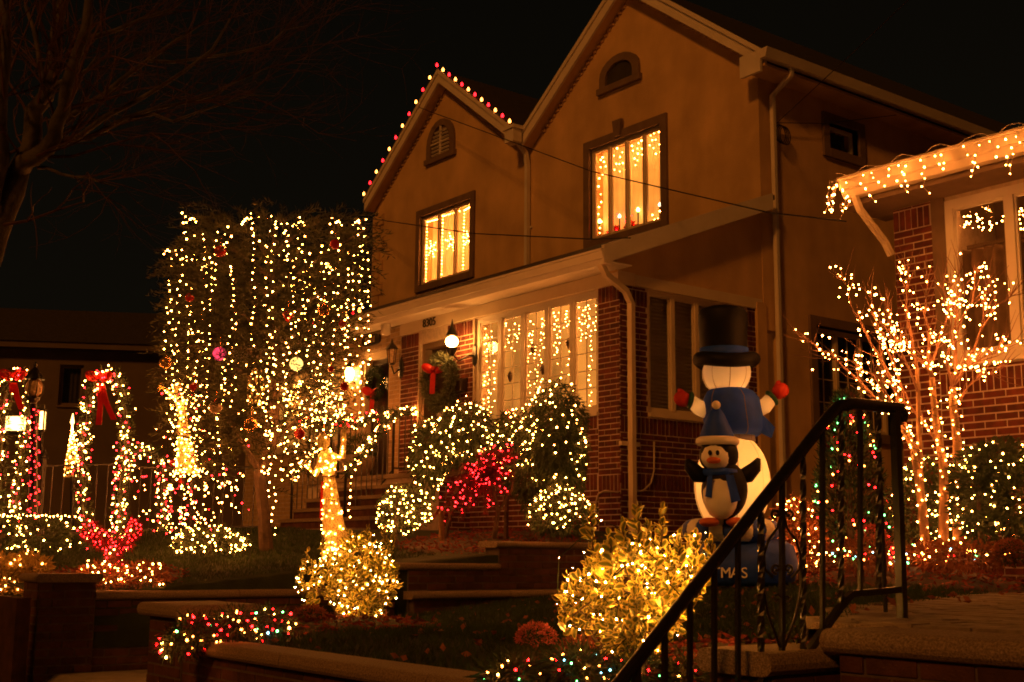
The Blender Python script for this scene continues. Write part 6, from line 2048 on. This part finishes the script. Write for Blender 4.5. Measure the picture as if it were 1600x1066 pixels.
tt = thing('planter', 'round stone planter on the stoop behind the near handrail', 'planter', c_)
m = MB(); m.lathe(c_, [(.12, 0), (.16, .05), (.26, .18), (.28, .30), (.24, .34), (.22, .30)], 18); m.build('bowl', 'cap_stone', tt, smooth=True)
P, D = ellip_points((c_.x, c_.y, c_.z + .42), (.26, .26, .22), 900, .6); V, F = leafcards(P, D, .10, .016); np_mesh('foliage', V, F, 'yew', tt, kind='stuff')

# cables
def cable(label, pts, r=.007, sag=0):
    tt = thing('cable', label, 'cable', pts[0], 'overhead cables')
    m = MB(); path = []
    for a, b in zip(pts, pts[1:]):
        L = (b - a).length
        for k in range(10): f = k / 10; path.append(a.lerp(b, f) - Vector((0, 0, sag * L * 4 * f * (1 - f))))
    path.append(pts[-1]); m.tube(path, r, 5); m.build('wire', 'cable', tt, smooth=True)
cable('black cable sloping from the lit gable across the upper window', [OY(655, 168, 12.34), OY(925, 268, 11.4), W(1200, 332, 12.6), W(1322, 346, 11.7)], .008)
cable('black cable from the eave of 8301 across both upper windows', [OY(567, 340, 12.3), W(740, 365, 17.5), W(925, 374, 14.9), W(985, 372, 14.2)], .008)
lp_ = OX(1214, 192, X0 + .1)
cable('thin cable rising from the coiled wires to the dark sky', [lp_, W(1330, 85, 14), W(1440, -20, 13)], .006)
cable('thin cable from the coiled wires along the side wall', [lp_, OX(1290, 193, X0 + .12), OX(1400, 180, X0 + .5)], .006)
tt = thing('cable_coil', 'coil of black cable hung on the side wall by the downspout', 'cable coil', lp_ - Vector((0, 0, .25)))
m = MB()
for k in range(4):
    m.tube([lp_ + Vector((.02 * k - .03, .10 + .11 * math.cos(a) + .01 * k, -.13 + .13 * math.sin(a) - .012 * k)) for a in np.linspace(0, 2 * math.pi, 22)], .007, 5, cap=False)
m.build('loop', 'cable', tt, kind='stuff')
m = MB(); m.lathe(lp_ - Vector((.06, 0, .02)), [(.03, -.03), (.04, 0), (.03, .04)], 8); m.build('insulator', 'cable', tt)

# ---- bare street tree in the dark
dt = 9.4
t = thing('bare_street_tree', 'bare dark street tree spreading twigs over the night sky', 'tree', W(-130, 1010, dt))
m, tw = MB(), MB()
LIMBS = [([(-130, 1015), (-110, 760), (-70, 520), (-20, 400), (5, 330), (28, 268)], .16, .085), ([(28, 268), (52, 205), (72, 150), (84, 90), (94, 20), (98, -40)], .08, .035), ([(28, 268), (55, 246), (85, 215), (100, 170), (118, 90), (140, -10)], .075, .03),
         ([(60, 242), (110, 218), (160, 204), (205, 185), (235, 170)], .035, .012), ([(68, 160), (92, 130), (120, 118), (150, 90)], .028, .01), ([(100, 190), (160, 150), (230, 95), (310, 40)], .03, .01), ([(120, 216), (210, 160), (290, 110), (360, 30)], .022, .008),
         ([(75, 150), (60, 80), (40, 10)], .03, .014), ([(-20, 400), (-10, 300), (0, 200), (10, 90), (5, -20)], .07, .03), ([(160, 204), (240, 170), (330, 150), (420, 105)], .018, .006), ([(60, 262), (95, 272), (140, 278), (185, 292)], .016, .005),
         ([(230, 95), (320, 90), (420, 70), (480, 40)], .014, .004), ([(205, 185), (270, 190), (340, 165), (430, 150)], .014, .004), ([(140, 60), (220, 30), (300, -10)], .02, .008)]
def twig(p, dv, L, r, lev):
    pts = [p]
    for k in range(3):
        dv = (dv + Vector((rng.gauss(0, .16), rng.gauss(0, .16), rng.gauss(.03, .14)))).normalized()
        pts.append(pts[-1] + dv * L / 3)
    tw.tube(pts, [r, r * .8, r * .6, r * .35], 4, cap=False)
    if lev > 0:
        for k in range(3):
            q = pts[rng.randrange(1, 4)]
            twig(q, (dv + Vector((rng.gauss(0, .55), rng.gauss(0, .55), rng.gauss(.05, .5)))).normalized(), L * rng.uniform(.5, .75), r * .55, lev - 1)
for i, (path, ra, rb) in enumerate(LIMBS):
    p = [W(x, y, dt + .12 * k * (1 if i % 2 else -1) * (i > 0)) for k, (x, y) in enumerate(path)]
    q = [p[0]]
    for a, b in zip(p, p[1:]): q += [a.lerp(b, .5) + Vector([rng.gauss(0, .02) for _ in range(3)]), b]
    m.tube(q, [ra + (rb - ra) * k / (len(q) - 1) for k in range(len(q))], 9 if i < 3 else 6)
    if i:
        for k in range(11):
            j = rng.randrange(1, len(q)); dv = ((q[j] - q[j - 1]).normalized() + Vector((rng.gauss(0, .45), rng.gauss(0, .45), rng.gauss(.1, .4)))).normalized()
            twig(q[j], dv, rng.uniform(.45, .95), max(.004, rb * .45), 2)
m.build('trunk', 'grey_bark', t, smooth=True)
tw.build('crown', 'dark_twig', t, kind='stuff')

# ---- grass on the lawns
def grass(name, n, xs, ys, zf, h, keep):
    X = nr.uniform(*xs, n); Y = nr.uniform(*ys, n)
    P = [(x, y, zf(x, y) - .005) for x, y in zip(X, Y) if keep(x, y)]
    P = np.array(P); k = len(P)
    D = nr.normal(0, .45, (k, 3)); D[:, 2] = 1
    V, F = leafcards(P, D, h, .006, .15)
    tag(np_mesh(name, V, F, 'grass'), 'short lawn grass', 'grass', kind='stuff')
grass('lawn_grass', 70000, (-9.2, -3.2), (3.5, 9.6), z_right, .055, lambda x, y: x < path_edge(y) - .06 and not ((x + 7.75) / .95) ** 2 + ((y - 4.35) / .7) ** 2 < 1 and not ((x + 3.95) / .7) ** 2 + ((y - 3.85) / .38) ** 2 < 1)
grass('lawn_grass', 30000, (-15, -10.9), (3.6, 7.5), z_main, .05, lambda x, y: not ((x + 11.7) / .7) ** 2 + ((y - 4.35) / .65) ** 2 < 1)

P = []
while len(P) < 420:
    x, y = rng.uniform(-9, -3.4), rng.uniform(3.5, 9.3)
    if x < path_edge(y) + .5: P.append((x, y, max(z_right(x, y), .96 if x > path_edge(y) else 0) + .03))
V, F = leafcards(np.array(P), nr.normal(0, 1, (420, 3)) * np.array((1, 1, .25)), .05, .032, .1)
tag(np_mesh('fallen_leaves', V, F, 'rust_leaf'), 'fallen rust coloured leaves scattered on the lawn', 'leaves', kind='stuff')
